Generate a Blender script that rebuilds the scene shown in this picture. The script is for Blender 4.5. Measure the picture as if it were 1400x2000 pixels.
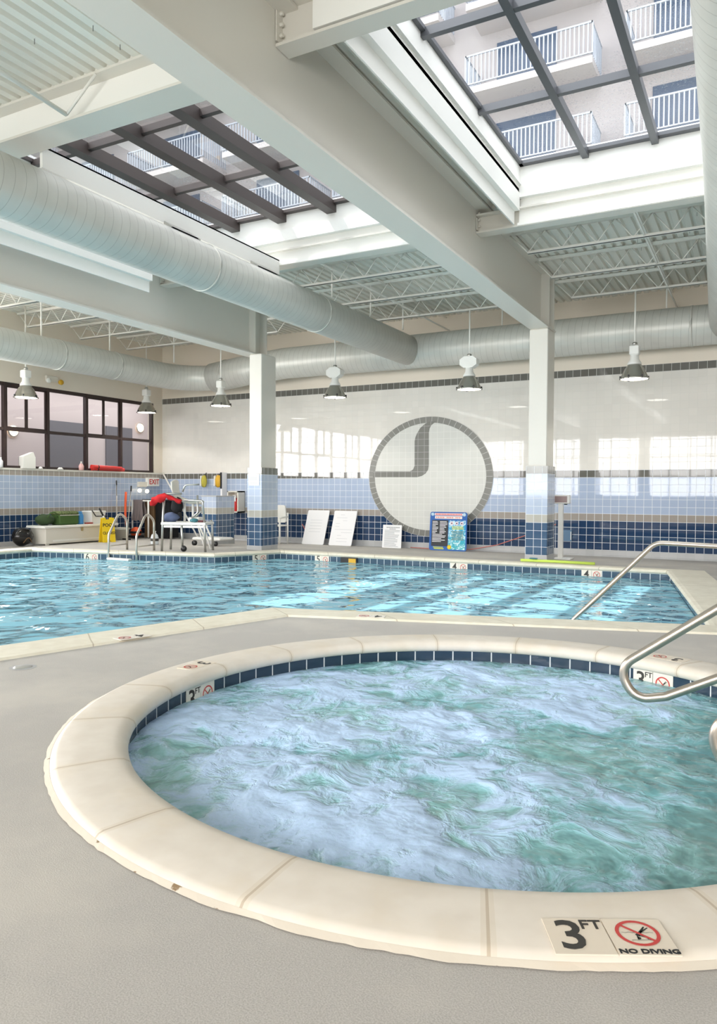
import bpy, bmesh, math, random
from mathutils import Vector, Matrix, noise
from mathutils.geometry import tessellate_polygon
R = math.radians
PI = math.pi
sc = bpy.context.scene
for o in list(bpy.data.objects):
    bpy.data.objects.remove(o)
C = sc.collection

# ------------------------------------------------------------------ camera
YAW, PITCH, ROLL = R(28.274), R(-1.589), R(.300)
fw = Vector((-math.sin(YAW)*math.cos(PITCH), math.cos(YAW)*math.cos(PITCH), math.sin(PITCH)))
rt = Vector((math.cos(YAW), math.sin(YAW), 0))
up = rt.cross(fw)
rt2 = rt*math.cos(ROLL) + up*math.sin(ROLL)
up2 = -rt*math.sin(ROLL) + up*math.cos(ROLL)
cd = bpy.data.cameras.new('camera')
cam = bpy.data.objects.new('camera', cd)
C.objects.link(cam)
cd.sensor_fit = 'VERTICAL'
cd.sensor_height = 24
cd.sensor_width = 16.8
cd.lens = 24*1460.9/2000
cd.clip_start = .05
cd.clip_end = 400
m = Matrix((rt2, up2, -fw)).transposed().to_4x4()
m.translation = Vector((0, 0, 1.25))
cam.matrix_world = m
sc.camera = cam

# ------------------------------------------------------------------ world, sun, exposure
sc.view_settings.view_transform = 'Standard'
sc.view_settings.look = 'None'
sc.view_settings.gamma = 1
sc.view_settings.use_curve_mapping = False
sc.view_settings.exposure = .25
w = bpy.data.worlds.new('world')
sc.world = w
w.use_nodes = True
bg = w.node_tree.nodes['Background']
bg.inputs[0].default_value = (.96, .98, 1.0, 1)
bg.inputs[1].default_value = 3.0
sd = bpy.data.lights.new('sun', 'SUN')
sun = bpy.data.objects.new('sun', sd)
C.objects.link(sun)
sd.energy = 5.5
sd.angle = R(.6)
sd.color = (1, .97, .92)
sun.rotation_euler = Vector((.55, .30, -1)).to_track_quat('-Z', 'Y').to_euler()
sun.location = (-6, -3, 12)
sc.cycles.use_denoising = True
sc.cycles.max_bounces = 14
sc.cycles.diffuse_bounces = 7
sc.cycles.transparent_max_bounces = 16
sc.cycles.caustics_reflective = False
sc.cycles.caustics_refractive = False
sc.cycles.sample_clamp_indirect = 8


def portal(loc, sx, sy, direction, energy, color=(1, 1, 1)):
    # area lamp added at an opening to brighten the room; unpowered, a sky portal
    d = bpy.data.lights.new('daylight_helper', 'AREA')
    d.shape = 'RECTANGLE'
    d.size, d.size_y = sx, sy
    d.energy = energy
    d.color = color
    if energy == 0:
        d.cycles.is_portal = True
    o = bpy.data.objects.new('daylight_helper', d)
    C.objects.link(o)
    o.location = loc
    o.rotation_euler = Vector(direction).to_track_quat('-Z', 'Y').to_euler()
    return o


portal((-.80, 7.9, 5.95), 4.3, 4.6, (0, 0, -1), 0)
portal((-6.57, 7.9, 5.95), 4.6, 4.6, (0, 0, -1), 0)
portal((-3.5, -4.5, 2.45), 22.4, 2.8, (0, 1, 0), 2150, (1, .97, .93))  # strong lamp added outside the rear windows to lift the interior
portal((-15.55, 4.2, 2.72), 11.6, 1.9, (1, 0, 0), 1500, (1, .965, .91))  # lamp added outside the left windows for the same lift

# ------------------------------------------------------------------ materials
M = {}


def lin(c):
    return tuple(((x/255)/12.92 if x/255 <= .04045 else ((x/255+.055)/1.055)**2.4) for x in c) + (1,)


def mat(name, col, rough=.5, metal=0., spec=.5, emit=None, estr=1., coat=0.):
    if name in M:
        return M[name]
    m = bpy.data.materials.new(name)
    m.use_nodes = True
    b = m.node_tree.nodes['Principled BSDF']
    b.inputs['Base Color'].default_value = lin(col)
    b.inputs['Roughness'].default_value = rough
    b.inputs['Metallic'].default_value = metal
    b.inputs['Specular IOR Level'].default_value = spec
    b.inputs['Coat Weight'].default_value = coat
    if emit:
        b.inputs['Emission Color'].default_value = lin(emit)
        b.inputs['Emission Strength'].default_value = estr
    M[name] = m
    return m


class NT:
    def __init__(s, m):
        s.t = m.node_tree
        s.n = s.t.nodes
        s.l = s.t.links
        s.b = s.n.get('Principled BSDF')

    def add(s, typ, **kw):
        n = s.n.new(typ)
        for k, v in kw.items():
            setattr(n, k, v)
        return n

    def link(s, a, b):
        s.l.new(a, b)

    def val(s, a, sock):
        if isinstance(a, (int, float)):
            sock.default_value = a
        else:
            s.link(a, sock)

    def math(s, op, a, b=None, c=None, clamp=False):
        n = s.add('ShaderNodeMath', operation=op)
        n.use_clamp = clamp
        s.val(a, n.inputs[0])
        if b is not None:
            s.val(b, n.inputs[1])
        if c is not None:
            s.val(c, n.inputs[2])
        return n.outputs[0]

    def mix(s, f, a, b):
        n = s.add('ShaderNodeMix', data_type='RGBA')
        s.val(f, n.inputs[0])
        for x, k in ((a, 6), (b, 7)):
            if isinstance(x, tuple):
                n.inputs[k].default_value = x
            else:
                s.link(x, n.inputs[k])
        return n.outputs[2]

    def noise(s, vec, scale, detail=3, rough=.5, dist=0., out=0):
        n = s.add('ShaderNodeTexNoise')
        n.inputs['Scale'].default_value = scale
        n.inputs['Detail'].default_value = detail
        n.inputs['Roughness'].default_value = rough
        n.inputs['Distortion'].default_value = dist
        s.link(vec, n.inputs['Vector'])
        return n.outputs[out]

    def ramp(s, f, stops, interp='LINEAR'):
        n = s.add('ShaderNodeValToRGB')
        cr = n.color_ramp
        cr.interpolation = interp
        while len(cr.elements) > 1:
            cr.elements.remove(cr.elements[-1])
        cr.elements[0].position = stops[0][0]
        cr.elements[0].color = stops[0][1]
        for p, c in stops[1:]:
            e = cr.elements.new(p)
            e.color = c
        s.link(f, n.inputs[0])
        return n.outputs[0]

    def bump(s, h, strength=.3, dist=.01, sock=None):
        n = s.add('ShaderNodeBump')
        n.inputs['Strength'].default_value = strength
        n.inputs['Distance'].default_value = dist
        s.link(h, n.inputs['Height'])
        s.link(n.outputs[0], sock or s.b.inputs['Normal'])
        return n.outputs[0]

    def pos(s):
        return s.add('ShaderNodeNewGeometry').outputs['Position']

    def sep(s, v):
        n = s.add('ShaderNodeSeparateXYZ')
        s.link(v, n.inputs[0])
        return n.outputs

    def mapr(s, f, a, b, c=0, d=1):
        n = s.add('ShaderNodeMapRange')
        s.link(f, n.inputs[0])
        for i, x in enumerate((a, b, c, d)):
            n.inputs[i+1].default_value = x
        return n.outputs[0]


def tile_mat(name, rows, pu=.163, pv=.1528, z0=.04, u0=0., grout=(226, 229, 232), g=.05, rough=.07, uv=False, var=.05, wob=.02):
    """square glazed tiles, colour by course; rows = [(first course, colour)]"""
    m = mat(name, (200, 200, 200), rough)
    t = NT(m)
    if uv:
        u, v = t.sep(t.add('ShaderNodeUVMap').outputs[0])[:2]
        U = t.math('ADD', u, u0)
        V = v
    else:
        geo = t.add('ShaderNodeNewGeometry')
        p = t.sep(geo.outputs['Position'])
        nx = t.math('ABSOLUTE', t.sep(geo.outputs['True Normal'])[0])
        side = t.math('GREATER_THAN', nx, .5)
        a = t.math('MULTIPLY', p[0], t.math('SUBTRACT', 1, side))
        b = t.math('MULTIPLY', p[1], side)
        U = t.math('DIVIDE', t.math('SUBTRACT', t.math('ADD', a, b), u0), pu)
        V = t.math('DIVIDE', t.math('SUBTRACT', p[2], z0), pv)
    fu = t.math('FRACT', U)
    fv = t.math('FRACT', V)
    gu = t.math('LESS_THAN', t.math('MINIMUM', fu, t.math('SUBTRACT', 1, fu)), g/2)
    gv = t.math('LESS_THAN', t.math('MINIMUM', fv, t.math('SUBTRACT', 1, fv)), g/2)
    gm = t.math('MAXIMUM', gu, gv)
    vn = t.math('DIVIDE', t.math('FLOOR', V), 64)
    stops = [(max(0, (r-.5)/64), lin(c)) for r, c in rows]
    col = t.ramp(vn, stops, 'CONSTANT')
    cid = t.add('ShaderNodeCombineXYZ')
    t.link(t.math('FLOOR', U), cid.inputs[0])
    t.link(t.math('FLOOR', V), cid.inputs[1])
    wn = t.add('ShaderNodeTexWhiteNoise')
    t.link(cid.outputs[0], wn.inputs[0])
    hs = t.add('ShaderNodeHueSaturation')
    t.link(col, hs.inputs['Color'])
    t.link(t.math('ADD', t.math('MULTIPLY', wn.outputs[0], var*2), 1-var), hs.inputs['Value'])
    t.link(t.mix(gm, hs.outputs[0], lin(grout)), t.b.inputs['Base Color'])
    t.link(t.math('ADD', t.math('MULTIPLY', gm, .5), rough), t.b.inputs['Roughness'])
    # every tile sits at a slightly different tilt
    h = t.math('SUBTRACT', 1, gm)
    tilt = t.math('ADD', t.math('MULTIPLY', fu, t.math('SUBTRACT', wn.outputs[0], .5)), t.math('MULTIPLY', fv, t.math('SUBTRACT', t.sep(wn.outputs[1])[1], .5)))
    h2 = t.math('ADD', t.math('MULTIPLY', h, .25), t.math('MULTIPLY', tilt, wob*10))
    t.bump(h2, .5, .004)
    return m


NAVY, LBLUE, GREY, DGREY, WHITE = (40, 62, 94), (168, 183, 208), (158, 151, 144), (104, 103, 98), (224, 221, 215)
ROWS = [(0, NAVY), (4, GREY), (5, LBLUE), (10, DGREY), (11, WHITE), (24, DGREY), (25, WHITE)]
tile_mat('wall_tile', ROWS, z0=.04, rough=.03, var=.02, wob=.008)
# white courses have white joints
t = NT(M['wall_tile'])
mixn = [n for n in t.n if n.type == 'MIX'][-1]
gcol = t.ramp(t.mapr(t.sep(t.pos())[2], 0, 4), [(0, lin((222, 226, 230))), (1.72/4, lin((214, 212, 206))), (3.70/4, lin((190, 190, 186)))], 'CONSTANT')
t.link(gcol, mixn.inputs[7])
tile_mat('side_tile', [(0, NAVY), (4, GREY), (5, LBLUE), (10, GREY)], pu=.153, z0=.05)
tile_mat('column_tile', [(0, (66, 92, 122)), (4, (186, 183, 174)), (5, (182, 194, 214)), (10, (128, 128, 122))], pu=.150, pv=.1505, z0=.085, u0=-3.86)
tile_mat('pool_tile', [(0, (66, 88, 108))], uv=True, g=.07, grout=(205, 215, 220))
tile_mat('spa_tile', [(0, (44, 62, 80))], uv=True, g=.06, grout=(215, 218, 218), rough=.12)
tile_mat('ring_tile', [(0, (116, 116, 110))], uv=True, g=.07, grout=(190, 190, 186), rough=.35)
tile_mat('field_tile', [(0, (206, 207, 202))], grout=(226, 226, 222), rough=.42, var=.02, wob=.005)
tile_mat('emblem_tile', [(0, (104, 104, 98))], grout=(180, 180, 176), rough=.35)
tile_mat('base_tile', [(0, (176, 177, 178))], pu=.163, pv=.2, z0=-.1, grout=(168, 169, 170), rough=.3, g=.02)

mat('white_paint', (216, 213, 205), .35)
mat('beam_paint', (216, 213, 205), .3)
mat('cream_paint', (226, 217, 203), .6)
mat('curb_white', (238, 238, 234), .45)
mat('deck_paint', (226, 225, 217), .5)
mat('joist_paint', (234, 232, 226), .5)
mat('white_plastic', (236, 235, 230), .35)
mat('off_white_plastic', (222, 218, 208), .4)
mat('black', (18, 18, 20), .4)
mat('black_cloth', (22, 22, 25), .9)
mat('dark_frame', (52, 38, 36), .4)
mat('bronze_frame', (74, 66, 64), .45, .2)
mat('grey_frame', (92, 94, 98), .4, .3)
mat('steel', (206, 200, 190), .34, 1.)
mat('steel_rail', (196, 186, 174), .33, 1.)
mat('brushed', (196, 196, 192), .35, 1.)
mat('yellow', (238, 204, 30), .45)
mat('red', (200, 32, 34), .5)
mat('red_cloth', (196, 28, 34), .85)
mat('orange', (232, 92, 44), .5)
mat('green_bag', (66, 96, 44), .8)
mat('green_dark', (44, 66, 34), .8)
mat('blue_plastic', (62, 140, 204), .35)
mat('grey_cloth', (128, 118, 118), .95)
mat('blue_cloth', (96, 108, 140), .95)
mat('lime', (200, 226, 96), .6)
mat('brown', (110, 84, 56), .6)
mat('dark_brown', (66, 50, 34), .6)
mat('amber', (214, 168, 44), .5)
mat('ink', (58, 56, 52), .6)
mat('ink_black', (30, 32, 34), .6)
mat('marker_red', (198, 66, 62), .5)
mat('marker_tile', (232, 226, 214), .3)
mat('spa_marker_tile', (226, 214, 196), .35)
mat('print_grey', (150, 152, 156), .7)
mat('paper', (236, 236, 238), .7)
mat('lamp_glass', (255, 250, 235), .3, emit=(255, 250, 238), estr=9)
mat('bulb', (255, 240, 210), .3, emit=(255, 236, 200), estr=3)
mat('lamp_body', (226, 226, 222), .4)
mat('reflector', (178, 176, 168), .2, .75)
mat('corridor_paint', (176, 166, 164), .8)
mat('corridor_dark', (92, 92, 98), .3)
mat('facade_paint', (176, 169, 168), .8)
mat('facade_slab', (190, 184, 182), .8)
mat('facade_glass', (66, 80, 104), .15)
mat('facade_rail', (164, 170, 180), .5)
mat('ground', (130, 134, 120), .9)
mat('plaster_spa', (150, 190, 184), .6)
mat('navy_strip', (30, 60, 110), .4)
mat('rim_joint', (176, 160, 140), .8)
mat('skin_dark', (40, 44, 40), .6)


def speckle(name, col, col2, scale, bump=.1, big=None, rough=.8):
    m = mat(name, col, rough)
    t = NT(m)
    p = t.pos()
    n = t.noise(p, scale, 2)
    c = t.mix(t.mapr(n, .35, .65), lin(col), lin(col2))
    if big:
        n2 = t.noise(p, big[0], 5, .6)
        c = t.mix(t.math('MULTIPLY', t.mapr(n2, .48, .66), big[2]), c, lin(big[1]))
    t.link(c, t.b.inputs['Base Color'])
    t.bump(n, bump, .004)
    return m


speckle('deck_concrete', (190, 186, 181), (170, 166, 160), 210, .22, (1.1, (206, 200, 190), .5))
speckle('coping_stone', (226, 218, 206), (220, 211, 198), 9, .02, (2.2, (218, 204, 180), .45), rough=.5)
speckle('pool_coping', (232, 226, 208), (224, 217, 198), 9, .02, (2.2, (206, 198, 176), .4), rough=.5)
speckle('camo', (60, 84, 40), (122, 130, 84), 30, .1)
speckle('pool_plaster', (190, 238, 250), (180, 232, 246), 2, .0, rough=.7)


def duct_mat():
    m = mat('duct_metal', (206, 206, 200), .38, .12)
    t = NT(m)
    u, v = t.sep(t.add('ShaderNodeUVMap').outputs[0])[:2]
    f = t.math('FRACT', t.math('ADD', u, v))
    seam = t.math('LESS_THAN', f, .05)
    n = t.noise(t.pos(), 3, 4)
    base = t.mix(t.mapr(n, .3, .7), lin((208, 208, 202)), lin((198, 198, 192)))
    t.link(t.mix(t.math('MULTIPLY', seam, .4), base, lin((110, 110, 104))), t.b.inputs['Base Color'])
    t.bump(t.math('PINGPONG', f, .5), .05, .012)


duct_mat()


def glass_mat(name, tint, gl, dirt=0.):
    m = bpy.data.materials.new(name)
    m.use_nodes = True
    M[name] = m
    t = NT(m)
    t.n.remove(t.b)
    out = [n for n in t.n if n.type == 'OUTPUT_MATERIAL'][0]
    tr = t.add('ShaderNodeBsdfTransparent')
    tr.inputs[0].default_value = tint
    gs = t.add('ShaderNodeBsdfGlossy')
    gs.inputs['Roughness'].default_value = .02
    fr = t.add('ShaderNodeFresnel')
    fr.inputs[0].default_value = 1.45
    mx = t.add('ShaderNodeMixShader')
    t.link(t.math('MULTIPLY', fr.outputs[0], gl, clamp=True), mx.inputs[0])
    t.link(tr.outputs[0], mx.inputs[1])
    t.link(gs.outputs[0], mx.inputs[2])
    last = mx.outputs[0]
    if dirt:
        df = t.add('ShaderNodeBsdfDiffuse')
        df.inputs[0].default_value = (.8, .84, .9, 1)
        p = t.pos()
        a = t.mapr(t.noise(p, .9, 3), .45, .65)
        b = t.mapr(t.noise(p, 45, 2, .7), .56, .66)
        f = t.math('ADD', t.math('MULTIPLY', t.math('MULTIPLY', a, b), dirt), dirt*.25)
        m2 = t.add('ShaderNodeMixShader')
        t.link(f, m2.inputs[0])
        t.link(last, m2.inputs[1])
        t.link(df.outputs[0], m2.inputs[2])
        last = m2.outputs[0]
    t.link(last, out.inputs[0])


glass_mat('skylight_glass', (.92, .94, .97, 1), .35, .5)
glass_mat('window_glass', (.88, .88, .9, 1), 1.4)


def pool_water():
    m = bpy.data.materials.new('pool_water')
    m.use_nodes = True
    M['pool_water'] = m
    t = NT(m)
    t.n.remove(t.b)
    out = [n for n in t.n if n.type == 'OUTPUT_MATERIAL'][0]
    p = t.pos()
    n1 = t.noise(p, 1.9, 1, .4, .5)
    n2 = t.noise(p, 5.0, 1, .5, .3)
    n3 = t.noise(p, .6, 1, .5, .3)
    h = t.math('ADD', t.math('ADD', n1, t.math('MULTIPLY', n2, .16)), t.math('MULTIPLY', n3, .9))
    bp = t.add('ShaderNodeBump')
    bp.inputs['Strength'].default_value = 1.0
    bp.inputs['Distance'].default_value = .30
    t.link(h, bp.inputs['Height'])
    fr = t.add('ShaderNodeFresnel')
    fr.inputs[0].default_value = 1.33
    t.link(bp.outputs[0], fr.inputs['Normal'])
    gs = t.add('ShaderNodeBsdfGlossy')
    gs.inputs['Roughness'].default_value = .03
    t.link(bp.outputs[0], gs.inputs['Normal'])
    tr = t.add('ShaderNodeBsdfTransparent')
    tr.inputs[0].default_value = (.80, .96, .99, 1)
    rf = t.add('ShaderNodeBsdfRefraction')
    rf.inputs['IOR'].default_value = 1.2
    rf.inputs['Color'].default_value = (.80, .96, .99, 1)
    t.link(bp.outputs[0], rf.inputs['Normal'])
    df = t.add('ShaderNodeBsdfDiffuse')
    df.inputs[0].default_value = lin((166, 226, 246))
    mt = t.add('ShaderNodeMixShader')
    mt.inputs[0].default_value = .45
    t.link(tr.outputs[0], mt.inputs[1])
    t.link(rf.outputs[0], mt.inputs[2])
    mb_ = t.add('ShaderNodeMixShader')
    mb_.inputs[0].default_value = .60
    t.link(mt.outputs[0], mb_.inputs[1])
    t.link(df.outputs[0], mb_.inputs[2])
    mx = t.add('ShaderNodeMixShader')
    t.link(t.math('MULTIPLY', fr.outputs[0], 1.0, clamp=True), mx.inputs[0])
    t.link(mb_.outputs[0], mx.inputs[1])
    t.link(gs.outputs[0], mx.inputs[2])
    t.link(mx.outputs[0], out.inputs[0])


pool_water()


def spa_water():
    m = mat('spa_water', (120, 170, 165), .08)
    t = NT(m)
    tc = t.add('ShaderNodeTexCoord')
    p = tc.outputs['Object']
    w1 = t.noise(p, 2.2, 2, .5, 0, 1)
    vm = t.add('ShaderNodeVectorMath', operation='MULTIPLY_ADD')
    t.link(w1, vm.inputs[0])
    vm.inputs[1].default_value = (.34, .34, .2)
    t.link(p, vm.inputs[2])
    q = vm.outputs[0]
    a = t.noise(q, 3.1, 9, .60, .25)
    b2 = t.noise(q, 1.1, 3, .5, .2)
    rid = t.math('ABSOLUTE', t.math('SUBTRACT', t.noise(q, 5.2, 4, .55, .5), .5))
    ridge = t.math('SUBTRACT', .10, rid)
    x, y, z = t.sep(p)
    bias = t.math('MULTIPLY', t.mapr(t.math('ADD', x, t.math('MULTIPLY', y, -.10)), .0, 1.0), -.11)
    at = t.add('ShaderNodeAttribute', attribute_name='foam')
    s = t.math('ADD', t.math('ADD', t.math('ADD', t.math('ADD', t.math('MULTIPLY', a, .75), t.math('MULTIPLY', b2, .30)), t.math('MULTIPLY', ridge, .75)), bias), t.math('MULTIPLY', at.outputs['Fac'], .14))
    foam = t.mapr(s, .495, .67)
    fine = t.noise(p, 46, 5, .65, .2)
    foam2 = t.math('MULTIPLY', foam, t.math('ADD', .66, t.math('MULTIPLY', fine, .62)), clamp=True)
    deep = t.mix(t.mapr(t.noise(p, 1.3, 3), .35, .65), lin((124, 184, 192)), lin((146, 196, 196)))
    col = t.mix(foam2, deep, lin((192, 218, 250)))
    t.link(col, t.b.inputs['Base Color'])
    t.link(t.math('ADD', .07, t.math('MULTIPLY', foam2, .5)), t.b.inputs['Roughness'])
    rip = t.noise(p, 6.5, 3, .5, .2)
    puff = t.noise(q, 3.1, 3, .5, .25)
    hh = t.math('ADD', t.math('MULTIPLY', puff, .9), t.math('ADD', t.math('MULTIPLY', foam, .22), t.math('ADD', t.math('MULTIPLY', t.math('MULTIPLY', fine, foam), .045), t.math('MULTIPLY', rip, .40))))
    t.bump(hh, .75, .08)
    # where there is little foam one can see into the water
    out = [n for n in t.n if n.type == 'OUTPUT_MATERIAL'][0]
    tr = t.add('ShaderNodeBsdfTransparent')
    tr.inputs[0].default_value = (.85, .97, .97, 1)
    mx = t.add('ShaderNodeMixShader')
    clear = t.math('MULTIPLY', t.math('SUBTRACT', 1, t.mapr(s, .40, .52)), .38)
    t.link(clear, mx.inputs[0])
    t.link(t.b.outputs[0], mx.inputs[1])
    t.link(tr.outputs[0], mx.inputs[2])
    t.link(mx.outputs[0], out.inputs[0])


spa_water()


# ------------------------------------------------------------------ mesh helpers
ORG = {}


class MB:
    def __init__(s, mat4=None):
        s.v, s.f, s.uv, s.M = [], [], {}, mat4
        s.smooth = set()

    def pt(s, p):
        p = Vector(p)
        if s.M is not None:
            p = s.M @ p
        s.v.append(p)
        return len(s.v)-1

    def face(s, idx, uv=None, smooth=False):
        s.f.append(tuple(idx))
        if uv:
            s.uv[len(s.f)-1] = uv
        if smooth:
            s.smooth.add(len(s.f)-1)

    def quad(s, a, b, c, d, uv=None, smooth=False):
        s.face([s.pt(x) for x in (a, b, c, d)], uv, smooth)

    def box(s, x0, x1, y0, y1, z0, z1, ch=0.):
        if x0 > x1: x0, x1 = x1, x0
        if y0 > y1: y0, y1 = y1, y0
        if z0 > z1: z0, z1 = z1, z0
        if ch > 0:
            # chamfered vertical edges and top/bottom: rounded rectangle stack
            ch = min(ch, (x1-x0)*.45, (y1-y0)*.45, (z1-z0)*.45)
            rings = []
            for z, c in ((z0, ch), (z0+ch, 0), (z1-ch, 0), (z1, ch)):
                e = ch*.6
                pts = []
                for cx, cy, sx, sy in ((x1, y1, -1, -1), (x0, y1, 1, -1), (x0, y0, 1, 1), (x1, y0, -1, 1)):
                    px, py = cx+sx*c, cy+sy*c
                    a = (px+sx*e, py, z)
                    b = (px, py+sy*e, z)
                    pts += [b, a] if sx*sy > 0 else [a, b]
                rings.append([s.pt(q) for q in pts])
            for r0, r1 in zip(rings, rings[1:]):
                for i in range(8):
                    j = (i+1) % 8
                    s.face((r0[i], r0[j], r1[j], r1[i]))
            s.face(rings[0][::-1])
            s.face(rings[-1])
            return s
        i = [s.pt(q) for q in ((x0, y0, z0), (x1, y0, z0), (x1, y1, z0), (x0, y1, z0), (x0, y0, z1), (x1, y0, z1), (x1, y1, z1), (x0, y1, z1))]
        for f in ((3, 2, 1, 0), (4, 5, 6, 7), (0, 1, 5, 4), (1, 2, 6, 5), (2, 3, 7, 6), (3, 0, 4, 7)):
            s.face([i[k] for k in f])
        return s

    def tube(s, pts, r, n=10, cap=True, uvp=None):
        pts = [Vector(p) for p in pts]
        rr = r if isinstance(r, (list, tuple)) else [r]*len(pts)
        rings = []
        tdir = (pts[1]-pts[0]).normalized()
        a = Vector((0, 0, 1)) if abs(tdir.z) < .9 else Vector((1, 0, 0))
        nrm = tdir.cross(a).normalized()
        L = 0
        Ls = []
        for k, p in enumerate(pts):
            if k == 0: d = pts[1]-pts[0]
            elif k == len(pts)-1: d = pts[-1]-pts[-2]
            else: d = (pts[k+1]-p).normalized()+(p-pts[k-1]).normalized()
            d.normalize()
            nrm = (nrm-d*nrm.dot(d)).normalized()
            bn = d.cross(nrm)
            if k: L += (p-pts[k-1]).length
            Ls.append(L)
            rings.append([s.pt(p+(nrm*math.cos(2*PI*i/n)+bn*math.sin(2*PI*i/n))*rr[k]) for i in range(n)])
        for k in range(len(pts)-1):
            for i in range(n):
                j = (i+1) % n
                uv = None
                if uvp:
                    uv = ((Ls[k]/uvp, i/n), (Ls[k]/uvp, (i+1)/n), (Ls[k+1]/uvp, (i+1)/n), (Ls[k+1]/uvp, i/n))
                s.face((rings[k][i], rings[k][j], rings[k+1][j], rings[k+1][i]), uv, True)
        if cap:
            s.face(rings[0][::-1])
            s.face(rings[-1])
        return s

    def lathe(s, prof, c=(0, 0, 0), n=28, axis='Z', smooth=True, a0=0., a1=2*PI, uvn=None):
        closed = abs(a1-a0-2*PI) < 1e-6
        cols = []
        m = n if closed else n+1
        for i in range(m):
            a = a0+(a1-a0)*i/n
            col = []
            for r, z in prof:
                q = (r*math.cos(a), r*math.sin(a), z)
                if axis == 'X': q = (q[2], q[0], q[1])
                if axis == 'Y': q = (q[0], q[2], q[1])
                col.append(s.pt((q[0]+c[0], q[1]+c[1], q[2]+c[2])))
            cols.append(col)
        for i in range(n):
            j = (i+1) % m
            for k in range(len(prof)-1):
                uv = None
                if uvn:
                    u0, u1 = uvn*i/n, uvn*(i+1)/n
                    v0, v1 = k/(len(prof)-1), (k+1)/(len(prof)-1)
                    uv = ((u0, v0), (u1, v0), (u1, v1), (u0, v1))
                s.face((cols[i][k], cols[j][k], cols[j][k+1], cols[i][k+1]), uv, smooth)
        return s

    def cyl(s, c, r, z0, z1, n=20, axis='Z'):
        return s.lathe([(0, z0), (r, z0), (r, z1), (0, z1)], c, n, axis, smooth=False)

    def prism(s, poly, z0, z1, plane='XY'):
        """extrude polygon; plane XZ: poly in x,z and z0,z1 are y"""
        def mp(a, b, h):
            return (a, b, h) if plane == 'XY' else (a, h, b) if plane == 'XZ' else (h, a, b)
        lo = [s.pt(mp(a, b, z0)) for a, b in poly]
        hi = [s.pt(mp(a, b, z1)) for a, b in poly]
        n = len(poly)
        for i in range(n):
            j = (i+1) % n
            s.face((lo[i], lo[j], hi[j], hi[i]))
        tri = tessellate_polygon([[Vector((a, b, 0)) for a, b in poly]])
        for t in tri:
            s.face([lo[k] for k in t][::-1])
            s.face([hi[k] for k in t])
        return s

    def ball(s, c, rx, ry, rz, n=14, m=8, jit=0., seed=0):
        rows = []
        for j in range(m+1):
            ph = -PI/2+PI*j/m
            row = []
            for i in range(n):
                a = 2*PI*i/n
                d = Vector((math.cos(ph)*math.cos(a), math.cos(ph)*math.sin(a), math.sin(ph)))
                k = 1+jit*noise.noise(d*2.3+Vector((seed, 0, 0)))
                row.append(s.pt((c[0]+d.x*rx*k, c[1]+d.y*ry*k, c[2]+d.z*rz*k)))
            rows.append(row)
        for j in range(m):
            for i in range(n):
                k = (i+1) % n
                s.face((rows[j][i], rows[j][k], rows[j+1][k], rows[j+1][i]), None, True)
        return s

    def build(s, name, m, parent=None, kind=None):
        me = bpy.data.meshes.new(name)
        if parent is not None:
            org = ORG[parent.name]
        else:
            zs = min(v.z for v in s.v)
            org = Vector(((min(v.x for v in s.v)+max(v.x for v in s.v))/2, (min(v.y for v in s.v)+max(v.y for v in s.v))/2, zs))
        me.from_pydata([v-org for v in s.v], [], s.f)
        for i in s.smooth:
            me.polygons[i].use_smooth = True
        if s.uv:
            ul = me.uv_layers.new(name='UVMap')
            for i, uvs in s.uv.items():
                p = me.polygons[i]
                for li, q in zip(p.loop_indices, uvs):
                    ul.data[li].uv = q
        me.materials.append(M[m] if isinstance(m, str) else m)
        bm = bmesh.new()
        bm.from_mesh(me)
        bmesh.ops.recalc_face_normals(bm, faces=bm.faces)
        bm.to_mesh(me)
        bm.free()
        o = bpy.data.objects.new(name, me)
        C.objects.link(o)
        if parent is not None:
            o.parent = parent
        else:
            o.location = org
        ORG[o.name] = org
        if kind:
            o['kind'] = kind
        return o


def tag(o, label, cat, group=None):
    o['label'] = label
    o['category'] = cat
    if group:
        o['group'] = group
    return o


def thing(name, label, cat, loc, group=None):
    o = bpy.data.objects.new(name, None)
    o.empty_display_size = .1
    C.objects.link(o)
    o.location = loc
    ORG[o.name] = Vector(loc)
    return tag(o, label, cat, group)


def shell(name, mb, m):
    return mb.build(name, m, None, 'structure')


def shell_root(name, loc):
    o = bpy.data.objects.new(name, None)
    C.objects.link(o)
    o.location = loc
    ORG[o.name] = Vector(loc)
    o['kind'] = 'structure'
    return o


def fillet(pts, r, n=7):
    pts = [Vector(p) for p in pts]
    rs = r if isinstance(r, (list, tuple)) else [r]*len(pts)
    out = [pts[0]]
    for i in range(1, len(pts)-1):
        a, b, c = pts[i-1], pts[i], pts[i+1]
        u, v = (a-b).normalized(), (c-b).normalized()
        ang = u.angle(v)
        d = min(rs[i]/math.tan(ang/2), (a-b).length*.49, (c-b).length*.49)
        rr = d*math.tan(ang/2)
        cen = b+(u+v).normalized()*(rr/math.sin(ang/2))
        p0, p1 = b+u*d, b+v*d
        e0, e1 = (p0-cen), (p1-cen)
        th = e0.angle(e1)
        for k in range(n+1):
            f = k/n
            out.append(cen+(e0*math.sin((1-f)*th)+e1*math.sin(f*th))/math.sin(th))
    out.append(pts[-1])
    return out


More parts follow.
